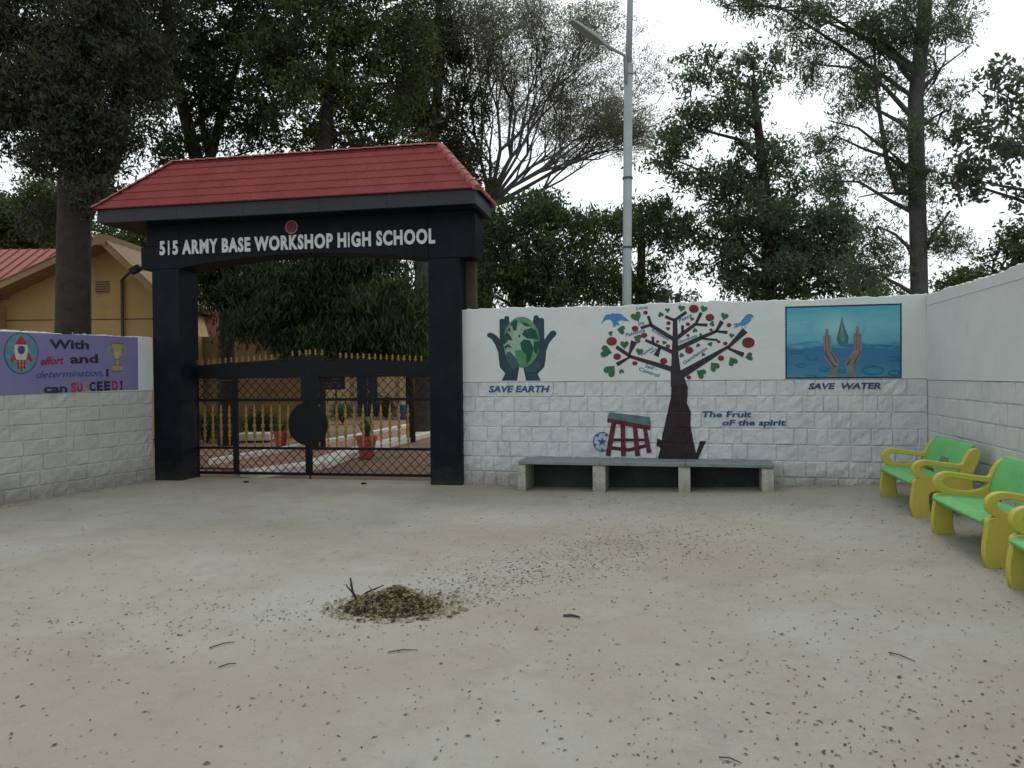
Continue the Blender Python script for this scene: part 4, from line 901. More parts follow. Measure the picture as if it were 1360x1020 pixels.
b.tube([A + Vector((.02, .02, .03)), A + Vector((.06, .03, .06)), A + Vector((.12, .05, .08)), A + Vector((.17, .06, .10))], [.009, .008, .006, .003], 6)
b.tube([A + Vector((.09, .04, .07)), A + Vector((.07, .05, .10))], [.004, .002], 5)
b.build('forked_twig', M['bark'], heap, smooth=True)
rd = random.Random(9)
for i in range(26):
    u_, v_ = rd.uniform(-.36, .36), rd.uniform(-.2, .2); a_ = rd.uniform(0, 6.28); l_ = rd.uniform(.04, .12); c_ = Vector((pc.x + u_, pc.y + v_, hz(u_, v_) + .012)); d_ = Vector((math.cos(a_), math.sin(a_), rd.uniform(-.1, .5))) * l_
    b = MB(); b.tube([c_ - d_ * .5, c_ + Vector((0, 0, .006)), c_ + d_ * .5], [.003, .003, .0015], 5); b.build('small_twig', M['bark2'], heap)
tw = [((278, 862), (312, 854), 'pale thin twig lying left of and before the leaf heap'), ((515, 868), (555, 865), 'thin twig lying just in front of the leaf heap'), ((748, 819), (770, 821), 'short thick dark stick lying right of the leaf heap'),
      ((1180, 868), (1215, 880), 'long thin twig lying before the yellow benches'), ((290, 888), (314, 883), 'short twig in the left foreground below the other twigs'), ((955, 1008), (985, 1016), 'tiny twig at the lower picture edge')]
for (a, b_, lb_) in tw:
    p, q = on_ground(*a), on_ground(*b_); mid = (p + q) / 2 + Vector((0, .012, .008)); r_ = .009 if 'thick' in lb_ else .0035
    m_ = MB(); z0 = Vector((0, 0, .008)); m_.tube([p + z0, mid + z0 * .5, q + z0], [r_, r_ * 1.1, r_ * .6], 6); tag(m_.build('twig', M['bark2'], smooth=True), lb_, 'twig', 'twigs on the yard')

# ------------------------------------------------------------------ school grounds behind the gate
def gp(px, py): 
    d = ray(px, py); return EYE + d * ((0 - EYE.z) / d.z)
k1 = [gp(281, 617), gp(349, 605), gp(484, 580), gp(566, 562.5)]; k2 = [gp(330, 633), gp(417, 621), gp(471, 602), gp(565, 578)]
dd = (k1[3] - k1[2]).normalized(); k1.append(k1[3] + dd * 8); dd = (k2[3] - k2[2]).normalized(); k2.append(k2[3] + dd * 12)
V = [tuple(p.xy) + (-.015,) for p in k1] + [tuple(p.xy) + (-.015,) for p in k2]; n = len(k1)
# paved footpath between the kerbs: individual pavers
P_pathbed = M['cement']
paththing = mesh('footpath', V, [(i, i + 1, n + i + 1, n + i) for i in range(n - 1)], P_pathbed); tag(paththing, 'red brown paved footpath between white kerbs behind the gate', kind='structure')
cnt = 0
for i in range(3):
    A0, A1, B0, B1 = k1[i], k1[i + 1], k2[i], k2[i + 1]; ln = ((A1 - A0).length + (B1 - B0).length) / 2; wd = (A0 - B0).length; nu = max(2, int(ln / .5)); nv = max(2, int(wd / .5))
    for a in range(nu):
        for c in range(nv):
            def pt(u, v): return A0.lerp(A1, u).lerp(B0.lerp(B1, u), v)
            if cnt < 290:
                g = .02; q = [pt((a + g) / nu, (c + g) / nv), pt((a + 1 - g) / nu, (c + g) / nv), pt((a + 1 - g) / nu, (c + 1 - g) / nv), pt((a + g) / nu, (c + 1 - g) / nv)]
                z = .008 + random.uniform(-.003, .003); VV = [(p.x, p.y, z) for p in q] + [(p.x, p.y, -.02) for p in q]
                mesh('paver', VV, [(0, 1, 2, 3), (0, 4, 5, 1), (1, 5, 6, 2), (2, 6, 7, 3), (3, 7, 4, 0)], M['paver'], paththing); cnt += 1
def kerb(pts, label, wd, hg):
    t = thing('kerb', label, 'kerb', pts[0], 'white kerbs behind the gate')
    for i in range(len(pts) - 1):
        a, b_ = pts[i], pts[i + 1]; ln = (b_ - a).length; d = (b_ - a).normalized(); nn = max(1, int(ln / .9)); s_ = Vector((d.y, -d.x, 0)) * wd / 2
        for q in range(nn):
            p0 = a + d * (ln * q / nn + .008); p1 = a + d * (ln * (q + 1) / nn - .008)
            VV = [p + o_ + Vector((0, 0, z)) for p in (p0, p1) for o_ in (-s_, s_) for z in (-.03, hg)]
            bevel(mesh('kerb_stone', VV, [(0, 1, 3, 2), (4, 6, 7, 5), (0, 4, 5, 1), (2, 3, 7, 6), (0, 2, 6, 4), (1, 5, 7, 3)], M['kerb'], t), .01, 1)
kerb(k1, 'white kerb on the far side of the footpath behind the gate', .16, .11); kerb(k2, 'broad white kerb on the near side of the footpath behind the gate', .45, .10)
# pots
def pot(px, py, hpx, label, leafy=True):
    p = gp(px, py); sc_ = hpx * p.y / 1000; t = thing('potted_plant', label, 'potted plant', p, 'red pots behind the gate')
    b = MB(); b.lathe(p, [(.30 * sc_, 0), (.33 * sc_, .02), (.45 * sc_, .82 * sc_), (.50 * sc_, .84 * sc_), (.50 * sc_, sc_), (.44 * sc_, sc_), (.42 * sc_, .9 * sc_), (.01, .9 * sc_)], 16); b.build('pot', M['pot'], t, smooth=False)
    b = MB(); rd = random.Random(int(px))
    for i in range(44):
        a = rd.uniform(0, 6.28); L_ = sc_ * rd.uniform(.6, 1.25); e = rd.uniform(.15, .8); c = p + Vector((math.cos(a), math.sin(a), 0)) * .08 * sc_ + Vector((0, 0, .88 * sc_))
        m1 = c + Vector((math.cos(a) * L_ * e * .4, math.sin(a) * L_ * e * .4, L_ * .7)); e1 = m1 + Vector((math.cos(a) * L_ * e * .5, math.sin(a) * L_ * e * .5, L_ * (.3 - e * .5)))
        sd_ = Vector((-math.sin(a), math.cos(a), 0)) * .035 * sc_ * 1.5; b.add([c - sd_ * .5, c + sd_ * .5, m1 + sd_, m1 - sd_, e1], [(0, 1, 2, 3), (3, 2, 4)], i % 2)
    b.build('leaves', [LEAF['mango'][1], LEAF['mango'][0]], t)
pot(487, 608, 29, 'red clay pot with spiky plant in front of the near kerb'); pot(373, 593, 20, 'red clay pot with green plant left of the round disc'); pot(560, 562, 17, 'small red pot far off by the right pillar')
pot(512, 552, 13, 'smallest red pot standing before the far cream building')
# notice board
p = gp(391, 577); q = gp(447, 577); Yb = p.y
nb = thing('notice_board', 'dark notice board with faint white writing on two thin posts', 'notice board', (p + q) / 2)
for c in (p, q):
    b = MB(); b.tube([(c.x, c.y, 0), (c.x, c.y, 1.3)], .022, 8); b.build('post', M['iron'], nb)
a = at(380, 518, Yb); c = at(458, 499, Yb); b = MB(); b.box(((a.x + c.x) / 2, Yb, (a.z + c.z) / 2), ((c.x - a.x) / 2, .02, (c.z - a.z) / 2)); b.build('board', M['board'], nb)
b = MB(); rd = random.Random(2)
for r_ in range(3):
    zc = a.z + (c.z - a.z) * (.25 + .25 * r_); xx = a.x + .95
    while xx < c.x - .1:
        l_ = rd.uniform(.03, .09); b.box((xx, Yb - .022, zc + rd.uniform(-.01, .01)), (l_ / 2, .001, .012)); xx += l_ + .03
b.build('faint_writing', mat('chalky_writing', (.16, .17, .19), .9), nb)
dr = thing('plastic_drum', 'small blue plastic drum standing by the far cream building', 'drum', gp(536, 556)); p = gp(536, 556)
b = MB(); b.lathe(p, [(.2, 0), (.22, .03), (.22, .25), (.235, .27), (.22, .29), (.22, .52), (.19, .56), (.1, .57)], 14); b.build('drum_body', M['blue'], dr)
b = MB(); b.lathe(p + Vector((0, 0, .572)), [(.06, 0), (.06, .05), (.01, .05)], 10); b.build('drum_lid', M['kerb'], dr)
p = gp(337, 586); b = MB(); b.box((p.x, p.y + .2, .11), (.42, .28, .10)); sb = bevel(b.build('stone_block', M['kerb']), .04, 2); tag(sb, 'pale stone block lying by the ochre wall behind the gate', 'stone block')
# far cream building
Yf = 32.0
fb = thing('school_building', 'far cream school building with dark blue doors seen through the gate', 'building', (-6, Yf, 0))
b = MB(); b.box((-7.5, Yf + 2, 1.7), (6.5, 2, 1.7)); b.build('wall', M['cream'], fb)
V = [(-14.4, Yf - .7, 3.3), (-.6, Yf - .7, 3.3), (-.6, Yf + 2, 4.6), (-14.4, Yf + 2, 4.6), (-.6, Yf + 4.7, 3.3), (-14.4, Yf + 4.7, 3.3), (-.6, Yf + 2, 3.3), (-14.4, Yf + 2, 3.3)]
mesh('roof', V, [(0, 1, 2, 3), (3, 2, 4, 5), (1, 6, 4, 2), (0, 3, 5, 7), (0, 7, 6, 1), (7, 5, 4, 6)], M['redmetal'], fb)
for (x0, x1) in ((475, 487), (489, 501), (551, 570)):
    a = at(x0, 548, Yf); c = at(x1, 492, Yf); b = MB(); b.box(((a.x + c.x) / 2, Yf - .03, 1.05), ((c.x - a.x) / 2, .03, 1.05)); d_ = b.build('door', mat('door_blue_black', (.02, .026, .05), .6), fb)
    b = MB(); b.box((a.x + .06, Yf - .075, 1.0), (.012, .015, .07)); b.build('handle', M['pole'], d_)
for x0 in (463, 524):
    a = at(x0, 550, Yf - .9); b = MB(); b.box((a.x + .08, Yf - .55, 1.7), (.08, .08, 1.58)); b.build('post', M['beige'], fb)

def shrub(px, py, r, hgt, label, key, seed):
    p = gp(px, py); rnd = np.random.default_rng(seed); t = thing('shrub', label, 'shrub', p, 'shrubs behind the gate'); b = MB(); rd = random.Random(seed)
    for i in range(7): a = rd.uniform(0, 6.28); b.tube([p, p + Vector((math.cos(a) * r * .4, math.sin(a) * r * .4, hgt * .5)), p + Vector((math.cos(a) * r * .7, math.sin(a) * r * .7, hgt * .85))], [.02, .014, .006], 5)
    b.build('stems', M['bark'], t); n = 1500; v = rnd.normal(0, .5, (n, 3)) * np.array([r, r, hgt * .42]) + np.array([p.x, p.y, hgt * .55]); v[:, 2] = np.maximum(v[:, 2], .05)
    V, F = np_leaves(v, n, .09, rnd, .3, .35); np_mesh('foliage', V, F, LEAF[key], t, rnd.integers(0, len(LEAF[key]), n))
SHRUBS = [(275, 588, .35, .8, 'dark shrub against the annexe wall behind the wicket door', 'dark', 41), (345, 580, .45, .7, 'leafy shrub by the pale stone block behind the gate', 'mango', 42), (395, 576, .4, .9, 'shrub left of the notice board behind the gate', 'dark', 43),
          (455, 562, .5, .8, 'low shrub right of the notice board posts', 'mango', 44), (512, 556, .5, .9, 'shrub before the far cream building doors', 'dark', 45)]

# house on the left
Yh = 20.5
FH = Frame((at(-60, 400, Yh).x - 3, Yh), (1, 0))
def hp(px, py, o=0): return FH.px(px, py, o)
hs_ = thing('yellow_house', 'ochre house with overhanging gable and ribbed red roof behind the left wall', 'house', (at(100, 500, Yh).x, Yh, 0))
ap = hp(140, 330); lf_ = hp(-75, 428); rt = hp(262, 446)
V = []; F = []
out = [(lf_[0] - 0, 0), (rt[0], 0), (rt[0], rt[1]), (ap[0], ap[1]), (lf_[0], lf_[1])]
V = [FH.P(a, z, 0) for a, z in out] + [FH.P(a, z, -6) for a, z in out]; n = 5
F = [tuple(range(n)), tuple(range(n, 2 * n))[::-1]] + [(i, n + i, n + (i + 1) % n, (i + 1) % n) for i in range(n)]
mesh('wall', V, F, M['ochre'], hs_)
# roof planes with overhang of the gable towards the yard
OH = .75
oa = hp(133, 313, OH); ol = hp(-75, 408.5, OH); orr = hp(225, 400, OH)
def roof_side(p, q, nm, sh):    # p apex, q eave, each (s,z); slab of .10, ribs on top
    d = Vector((q[0] - p[0], q[1] - p[1])); ln = d.length; d.normalize(); nn = Vector((-d.y, d.x)); nn = nn if nn.y > 0 else -nn
    V = [FH.P(a[0] + nn.x * t, a[1] + nn.y * t, o_) for a in (p, q) for t in (-.16, 0) for o_ in (OH, -6.6)]
    r_ = mesh(nm, V, [(0, 1, 3, 2), (4, 6, 7, 5), (0, 4, 5, 1), (2, 3, 7, 6), (0, 2, 6, 4), (1, 5, 7, 3)], M['beige'], hs_)
    b = MB(); 
    V = [FH.P(a[0] + nn.x * t, a[1] + nn.y * t, o_) for a in (p, q) for t in (.003, .02) for o_ in (OH + .03, -6.6)]
    b.add(V, [(0, 1, 3, 2), (4, 6, 7, 5), (0, 4, 5, 1), (2, 3, 7, 6), (0, 2, 6, 4), (1, 5, 7, 3)])
    b.build('roof_sheet', sh, r_)
roof_side(oa, ol, 'roof', M['redmetal']); roof_side(oa, orr, 'roof', M['beige'])
b = MB(); b.fbox(FH, oa[0] - .16, oa[0] + .16, oa[1] - .24, oa[1] + .03, -6.7, OH + .04); b.build('ridge_cap', M['beige'], hs_)
# main roof behind with its ridge across
zr = hp(40, 331, -2.5)[1]; s0_, s1_ = hp(-260, 331, -2.5)[0], hp(84, 331, -2.5)[0]
ze = hp(40, 392, .0)[1]
V = [FH.P(s0_, ze - .1, .35), FH.P(s1_, ze - .1, .35), FH.P(s1_, zr, -2.5), FH.P(s0_, zr, -2.5), FH.P(s1_, ze - .1, -5.4), FH.P(s0_, ze - .1, -5.4)]
mr_ = mesh('main_roof', V, [(0, 1, 2, 3), (3, 2, 4, 5), (1, 4, 2), (0, 3, 5), (0, 5, 4, 1)], M['redmetal'], hs_)
q = s0_
while q < s1_:
    V0 = FH.P(q, ze - .09, .36); V1 = FH.P(q, zr + .012, -2.5); b = MB(); b.tube([V0, V1], .028, 5); b.build('rib', M['tile'], mr_); q += .30
a_, z_ = hp(127, 389); c_, y_ = hp(145, 373); b = MB(); b.fbox(FH, a_, c_, z_, y_, .002, .03); vt = b.build('vent', M['beige'], hs_)
for i in range(5): 
    b = MB(); zz = z_ + (y_ - z_) * (i + .5) / 5; b.fbox(FH, a_ + .03, c_ - .03, zz - .01, zz + .012, .03, .045); b.build('louvre', M['brownwall'], vt)
zl = hp(150, 424)[1]; b = MB(); b.fbox(FH, lf_[0], rt[0], zl - .012, zl + .012, .002, .012); b.build('string_course', M['brownwall'], hs_)
pa, pb = hp(162, 372, .08), hp(163, 480, .08); b = MB(); b.tube([FH.P(hp(176, 358, .6)[0], hp(176, 358, .6)[1], .6), FH.P(pa[0], pa[1], .08), FH.P(pb[0], 0, .08)], .04, 8); b.build('drainpipe', M['brownwall'], hs_)
a = hp(-8, 420, .9); b = MB(); b.fbox(FH, lf_[0] - .0, hp(-8, 420, .5)[0], 0, hp(0, 405, .5)[1], .02, .5); b.build('porch_wall', M['ochre'], hs_)
# low ochre annexe seen above and through the gate
Ya = 20.8
FA = Frame((at(255, 500, Ya).x, Ya), (.992, .12))
an = thing('annexe', 'low ochre annexe with red sheet roof seen over the gate', 'building', FA.P(0, 0)); La = FA.px(400, 500)[0]; zt_ = FA.px(300, 447)[1]
b = MB(); b.fbox(FA, 0, La, 0, zt_, -3, 0); b.build('wall', M['ochre_shaded'], an)
zr2 = zt_ + .75
V = [FA.P(-.2, zt_ + .03, .0 - .5), FA.P(La + .2, zt_ + .03, -.5), FA.P(La + .2, zr2, -2), FA.P(-.2, zr2, -2), FA.P(La + .2, zt_ + .03, -3.4), FA.P(-.2, zt_ + .03, -3.4)]
mesh('roof', V, [(0, 1, 2, 3), (3, 2, 4, 5), (1, 4, 2), (0, 3, 5), (0, 5, 4, 1)], M['red2'], an)
b = MB(); zq = FA.px(340, 532)[1]; b.fbox(FA, FA.px(340, 532)[0], La, zq - .012, zq + .012, .002, .02); b.build('ledge', M['beige'], an)

# ------------------------------------------------------------------ lamp post
Yp = 12.6
p0 = at(832.5, 401, Yp); p1 = at(837, 0, Yp); dp = (p1 - p0) / (p1.z - p0.z); base = p0 - dp * p0.z
lp = thing('street_lamp', 'tall grey street lamp pole with arm and lamp head behind the mural wall', 'street lamp', base)
b = MB(); b.tube([base, p0 + dp * 0, at(834.5, 100, Yp)], [.088, .076, .072], 14); b.build('lower_pole', M['pole'], lp, smooth=True)
b = MB(); b.tube([at(834.5, 99, Yp), at(834.7, 86, Yp)], [.08, .08], 14); b.build('collar', M['pole'], lp)
b = MB(); b.tube([at(834.7, 86, Yp), p1, p1 + dp * 1.2], [.056, .05, .045], 12); b.build('upper_pole', M['pole'], lp, smooth=True)
for y_ in (238, 330):
    b = MB(); c = at(833.6, y_, Yp); b.tube([c, c + Vector((0, 0, .03))], .088, 14); b.build('band', M['bark2'], lp)
j = at(831, 110, Yp - .06); e0 = at(830, 74, Yp - .1); e1 = at(797, 55, Yp - .5); e2 = at(757, 27, Yp - 1.0)
b = MB(); b.tube([j, e0, at(815, 66, Yp - .3), e1], .028, 8); b.build('arm', M['pole'], lp, smooth=True)
hd = (e2 - e1).normalized(); sd_ = hd.cross(Vector((0, 0, 1))).normalized(); up_ = sd_.cross(hd)
V = []
for t, w1, h1 in ((-.12, .03, .025), (.02, .06, .032), (.25, .075, .034), (.75, .07, .024), (1.0, .05, .012)):
    c = e1.lerp(e2, t); V += [c + sd_ * w1 + up_ * h1, c - sd_ * w1 + up_ * h1, c - sd_ * w1 * 1.05 - up_ * h1, c + sd_ * w1 * 1.05 - up_ * h1]
F = [(i * 4 + q, i * 4 + (q + 1) % 4, (i + 1) * 4 + (q + 1) % 4, (i + 1) * 4 + q) for i in range(4) for q in range(4)] + [(3, 2, 1, 0), (16, 17, 18, 19)]
bevel(mesh('lamp_head', V, F, M['pole'], lp), .01)

# ------------------------------------------------------------------ trees
def np_leaves(c, n, size, rnd, droop=.0, aspect=.45):
    """n rhombic leaves around centres c (n,3)"""
    d = rnd.normal(0, 1, (n, 3)); d[:, 2] -= droop; d /= np.linalg.norm(d, axis=1)[:, None] + 1e-9
    a = rnd.normal(0, 1, (n, 3)); sd = np.cross(d, a); sd /= np.linalg.norm(sd, axis=1)[:, None] + 1e-9
    ln = (size * rnd.uniform(.6, 1.35, n))[:, None]; wd = ln * aspect * .5
    V = np.stack([c - d * ln * .5, c + sd * wd, c + d * ln * .5, c - sd * wd], 1).reshape(-1, 3)
    F = np.arange(n * 4).reshape(n, 4)
    return V, F
def tree(label, trunk, tr_r, clumps, leafkey, size=.1, droop=.3, density=1.0, bark='bark', seed=1, limbs=True, sub=None, group='trees behind the walls', aspect=.45, extra=(), spread=.30, name='tree', fill=.15):
    """trunk: list of points; tr_r: radii; clumps: (px, py, rx_px, ry_px, Y, weight)"""
    rnd = np.random.default_rng(seed); rd = random.Random(seed)
    t = thing(name, label, 'tree', trunk[0], group); b = MB(); b.tube(trunk, list(tr_r), 12)
    for e in extra: b.tube(e[0], list(e[1]), 8)
    cs = []; szz = []
    for cl in clumps:
        px, py, rx, ry, Y = cl[:5]; wgt = cl[5] if len(cl) > 5 else 1
        c = at(px, py, Y); ax = rx * Y / 1000; az = ry * Y / 1000; ay = min(max(ax, az), 1.3 * min(ax, az) + .2)
        nsub = max(6, int(ax * az * 34 * wgt)) if sub is None else max(3, int(ax * az * sub * wgt))
        if limbs:
            # limb leaves the trunk a bit below the clump
            zz = [p.z for p in trunk]; zt = min(max(c.z - abs(c.x - trunk[-1].x) * rd.uniform(.15, .5) - .3, trunk[0].z + 1.5), zz[-1] - .05)
            for i in range(len(trunk) - 1):
                if zz[i] <= zt <= zz[i + 1]: f = (zt - zz[i]) / (zz[i + 1] - zz[i] + 1e-6); st = trunk[i].lerp(trunk[i + 1], f); r0 = (tr_r[i] + (tr_r[i + 1] - tr_r[i]) * f) * .5; break
            else: st = trunk[-1]; r0 = tr_r[-1] * .7
            dl = (c - st).length; m1 = st.lerp(c, .33) + Vector((0, rd.uniform(-.1, .1), rd.uniform(.02, .13))) * dl; m2 = st.lerp(c, .7) + Vector((rd.uniform(-.06, .06), rd.uniform(-.1, .1), rd.uniform(-.02, .12))) * dl
            r0 = min(r0, .03 + .045 * math.sqrt(ax * az)); b.tube([st, m1, m2, c], [r0, r0 * .7, r0 * .48, r0 * .25], 7, cap=False)
        # sub-clumps in the ellipsoid, denser towards its skin
        v = rnd.normal(0, 1, (nsub, 3)); v /= np.linalg.norm(v, axis=1)[:, None]; rad = rnd.uniform(.15, 1.0, nsub) ** .5
        sub_c = np.array(c) + v * rad[:, None] * np.array([ax, ay, az]); 
        for k_ in range(nsub):
            if limbs and k_ % 2 == 0 and nsub < 400:
                e = Vector(sub_c[k_]); mm = c.lerp(e, .5) + Vector((rd.uniform(-.1, .1), 0, rd.uniform(-.1, .1))); b.tube([c, mm, e], [.022, .014, .006], 4, cap=False)
        srr = spread * rnd.uniform(.55, 1.3, nsub); nl = (np.maximum(8, srr ** 2 / (size ** 2 * aspect) * 17 * density)).astype(int)
        for k_ in range(nsub):
            ns = max(2, nl[k_] // 7); g = rnd.normal(0, 1, (ns, 3)) * srr[k_] * np.array([.66, .66, .45])
            g = np.repeat(g, 7, 0) + rnd.normal(0, 1, (ns * 7, 3)) * size * .55; cs.append(sub_c[k_] + g)
        nf = int(ax * az * 150 * fill * 10 * wgt); v = rnd.normal(0, 1, (nf, 3)); v /= np.linalg.norm(v, axis=1)[:, None] + 1e-9
        q_ = np.array(c) + v * (rnd.uniform(0, 1, nf) ** .4)[:, None] * np.array([ax, ay, az]) * 1.08; q_ = np.repeat(q_[::6], 6, 0); cs.append(q_ + rnd.normal(0, 1, q_.shape) * size * .6)
    b.build('trunk', M[bark], t, smooth=True)
    cs = np.concatenate(cs); n = len(cs); V, F = np_leaves(cs, n, size, rnd, droop, aspect); k = len(LEAF[leafkey])
    cr = np_mesh('crown', V, F, LEAF[leafkey], t, rnd.integers(0, k, n))
    global LEAVES; LEAVES += n
    return t
LEAVES = 0
def TP(*pts): return [at(x, y, Y) if y is not None else Vector((at(x, 500, Y).x, Y, -.05)) for x, y, Y in pts]

for q_ in SHRUBS: shrub(*q_)
# 1 dark tree left, thick trunk before the house
tree('dark dense tree with a thick trunk rising behind the left wall', TP((98, None, 14.5), (97, 440, 14.5), (98, 300, 14.5), (100, 180, 14.5), (110, 60, 14.5), (118, -160, 14.5)), (.34, .31, .29, .26, .22, .14),
     [(60, 60, 95, 90, 14.5), (40, 160, 75, 60, 14.5, .9), (120, 120, 70, 75, 14.2), (20, 20, 60, 70, 14), (130, -60, 120, 80, 14.5), (10, -80, 90, 80, 14.5), (100, 215, 48, 38, 14.6, .8), (140, 235, 26, 38, 15, .5), (65, 265, 26, 30, 15, .5), (30, 215, 30, 22, 14.8, .5), (135, 180, 38, 50, 14.4, .8), (-60, 100, 70, 120, 14.5, .8), (60, 300, 22, 30, 15.5, .5), (95, 190, 45, 50, 13.8, 1), (100, 90, 50, 60, 13.8, 1), (140, 40, 50, 60, 13.7, .9), (60, 130, 60, 60, 13.8, .8), (115, 255, 30, 26, 14.0, .5), (10, 150, 50, 60, 14, .8), (185, 20, 60, 50, 15, 1), (160, -80, 90, 60, 15), (190, 90, 40, 40, 15, .8), (165, 165, 28, 30, 15, .7), (175, 60, 40, 70, 14.6, 1)],
     'oak', .115, .9, .72, seed=3, aspect=.30, spread=.26, extra=[(TP((101, 300, 14.5), (120, 262, 14.6), (145, 215, 14.8), (160, 150, 15), (172, 40, 15), (180, -140, 15)), (.2, .2, .19, .18, .16, .1))])
# 2 trees over the gate roof
tree('dark leafy tree with forked trunk directly behind the left half of the gate roof', TP((246, None, 19), (250, 300, 19), (262, 215, 19), (240, 130, 19), (225, 60, 19), (220, -100, 19)), (.24, .21, .18, .15, .12, .06),
     [(230, 40, 70, 50, 19), (300, 60, 80, 60, 19), (260, 130, 62, 36, 19, .8), (215, 175, 35, 25, 18.5, .45), (330, 130, 58, 42, 19), (350, 20, 80, 60, 19.5), (290, -50, 120, 60, 19), (300, 180, 60, 22, 19, .7), (200, 110, 40, 30, 19, .7), (230, 200, 40, 20, 18.6, .5), (350, 195, 40, 20, 19.2, .7), (195, 60, 40, 50, 19, .8)],
     'dark', .125, .6, .55, seed=5, extra=[(TP((252, 300, 19), (278, 215, 19), (300, 130, 19), (330, 40, 19)), (.17, .13, .1, .05)), (TP((282, 230, 19.2), (268, 160, 19.2), (262, 80, 19.2)), (.1, .08, .04))], aspect=.38)
tree('broad green tree behind the centre of the gate roof', TP((412, None, 18), (418, 300, 18), (432, 190, 18), (440, 80, 18), (445, -60, 18)), (.23, .2, .17, .12, .06),
     [(420, 60, 80, 60, 18), (480, 40, 70, 60, 18), (440, 140, 75, 48, 18), (520, 110, 55, 50, 18.3), (390, 170, 45, 30, 18.5, .8), (500, 170, 48, 30, 18.6, .9), (400, -40, 90, 50, 18), (510, -40, 80, 50, 18), (545, 60, 35, 60, 18.6, .9), (370, 100, 50, 50, 18.4), (450, 190, 70, 20, 18.6, .8), (530, 190, 40, 22, 18.6, .8)],
     'olive', .12, .5, .50, seed=6, aspect=.4)
tree('second green tree rising between the gate roof and the spreading tree', TP((560, None, 21), (560, 300, 21), (575, 190, 21), (585, 80, 21), (580, -60, 21)), (.22, .2, .17, .12, .06),
     [(560, 130, 42, 50, 21, .9), (590, 190, 36, 36, 21, .9), (580, 70, 44, 46, 21, .8), (630, 225, 36, 30, 21, .9), (560, 20, 50, 40, 21, .8), (620, 150, 30, 40, 21.3, .5)], 'oak', .11, .5, .8, seed=7, aspect=.4, bark='bark2')
# drooping evergreens seen in the gate opening
tree('drooping dark evergreen filling the gate opening under the beam', TP((422, None, 17), (424, 430, 17), (440, 360, 17), (455, 250, 17)), (.16, .15, .12, .06),
     [(400, 400, 62, 48, 17.2, 1.2), (470, 400, 60, 50, 17, 1.2), (440, 445, 85, 28, 16.8, 1.1), (520, 410, 42, 52, 16.6, 1.1), (360, 370, 42, 30, 17.5), (430, 350, 70, 22, 17.2), (500, 352, 60, 22, 17), (540, 445, 24, 30, 16.5, .9), (380, 445, 35, 24, 17.3, .9), (345, 430, 40, 26, 17.4, 1), (410, 462, 50, 14, 17.0, 1), (500, 462, 50, 14, 16.8, 1), (555, 455, 14, 24, 17, 1)],
     'dark', .17, 2.2, .95, seed=8, aspect=.22, name='mast_tree')
tree('lighter green drooping tree at the right side of the gate opening', TP((545, None, 19), (543, 450, 19), (540, 350, 19)), (.12, .1, .05),
     [(505, 420, 40, 45, 15.8, .35), (535, 395, 26, 40, 15.8, .35), (548, 450, 16, 26, 16, .4)], 'mango', .17, 2.2, .6, seed=9, aspect=.2, name='mast_tree')
tree('bare lower trunk with dark crown behind the wicket door', TP((300, None, 18.6), (300, 500, 18.6), (302, 400, 18.6), (306, 330, 18.6)), (.22, .2, .19, .16),
     [(300, 355, 45, 26, 18.6, 1.1), (335, 380, 30, 40, 18.2, .9), (270, 380, 18, 30, 18.2, .6), (300, 395, 26, 14, 18, .6)], 'dark', .13, 1.2, .9, seed=10, aspect=.3)
# spreading fine-leaved tree, branches visible
def spreading(label, root, seeds, depth, seed, leafkey, leafsize, nleaf, Y, spread_, bark='bark2', ratio=.74, dy=.25):
    rnd = np.random.default_rng(seed); rd = random.Random(seed); t = thing('rain_tree', label, 'tree', root[0], 'trees behind the walls'); b = MB()
    b.tube(root, [.34, .30, .24], 10); tips = []
    def grow(p, d, ln, r, k):
        mid = p + d * ln * .5 + Vector((rd.uniform(-1, 1), rd.uniform(-1, 1), rd.uniform(-.2, 1))) * ln * .06
        d2 = (d + Vector((rd.uniform(-1, 1), rd.uniform(-1, 1), rd.uniform(-.3, .7))) * .18).normalized(); e = mid + d2 * ln * .5
        b.tube([p, mid, e], [r, r * .85, r * .7], 6 if r > .04 else 4, cap=False)
        if k <= 4: tips.append(e)
        if k <= 2: tips.append(mid)
        if k == 0: return
        for _ in range(2 if rd.random() < .62 else 3):
            a = Vector((rd.uniform(-1, 1), rd.uniform(-1, 1) * .8, rd.uniform(-.45, .75))); nd = (d2 + a * spread_).normalized()
            grow(e, nd, ln * ratio * rd.uniform(.8, 1.2), r * .62, k - 1)
    for (x, y, dY, ln, r) in seeds:
        p = root[-1]; tgt = at(x, y, Y + dY); d = (tgt - p).normalized(); grow(p, d, ln, r, depth)
    b.build('trunk', M[bark], t, smooth=True)
    tp = np.array([tuple(q) for q in tips]); idx = rnd.integers(0, len(tp), nleaf); ng = nleaf // 12; c = tp[rnd.integers(0, len(tp), ng)] + rnd.normal(0, 1, (ng, 3)) * np.array([.24, .24, .12]); c = np.repeat(c, 12, 0) + rnd.normal(0, 1, (ng * 12, 3)) * np.array([.10, .10, .035]); nleaf = ng * 12
    V, F = np_leaves(c, nleaf, leafsize, rnd, .2, .3); np_mesh('crown', V, F, LEAF[leafkey], t, rnd.integers(0, len(LEAF[leafkey]), nleaf))
    global LEAVES; LEAVES += nleaf
    return t
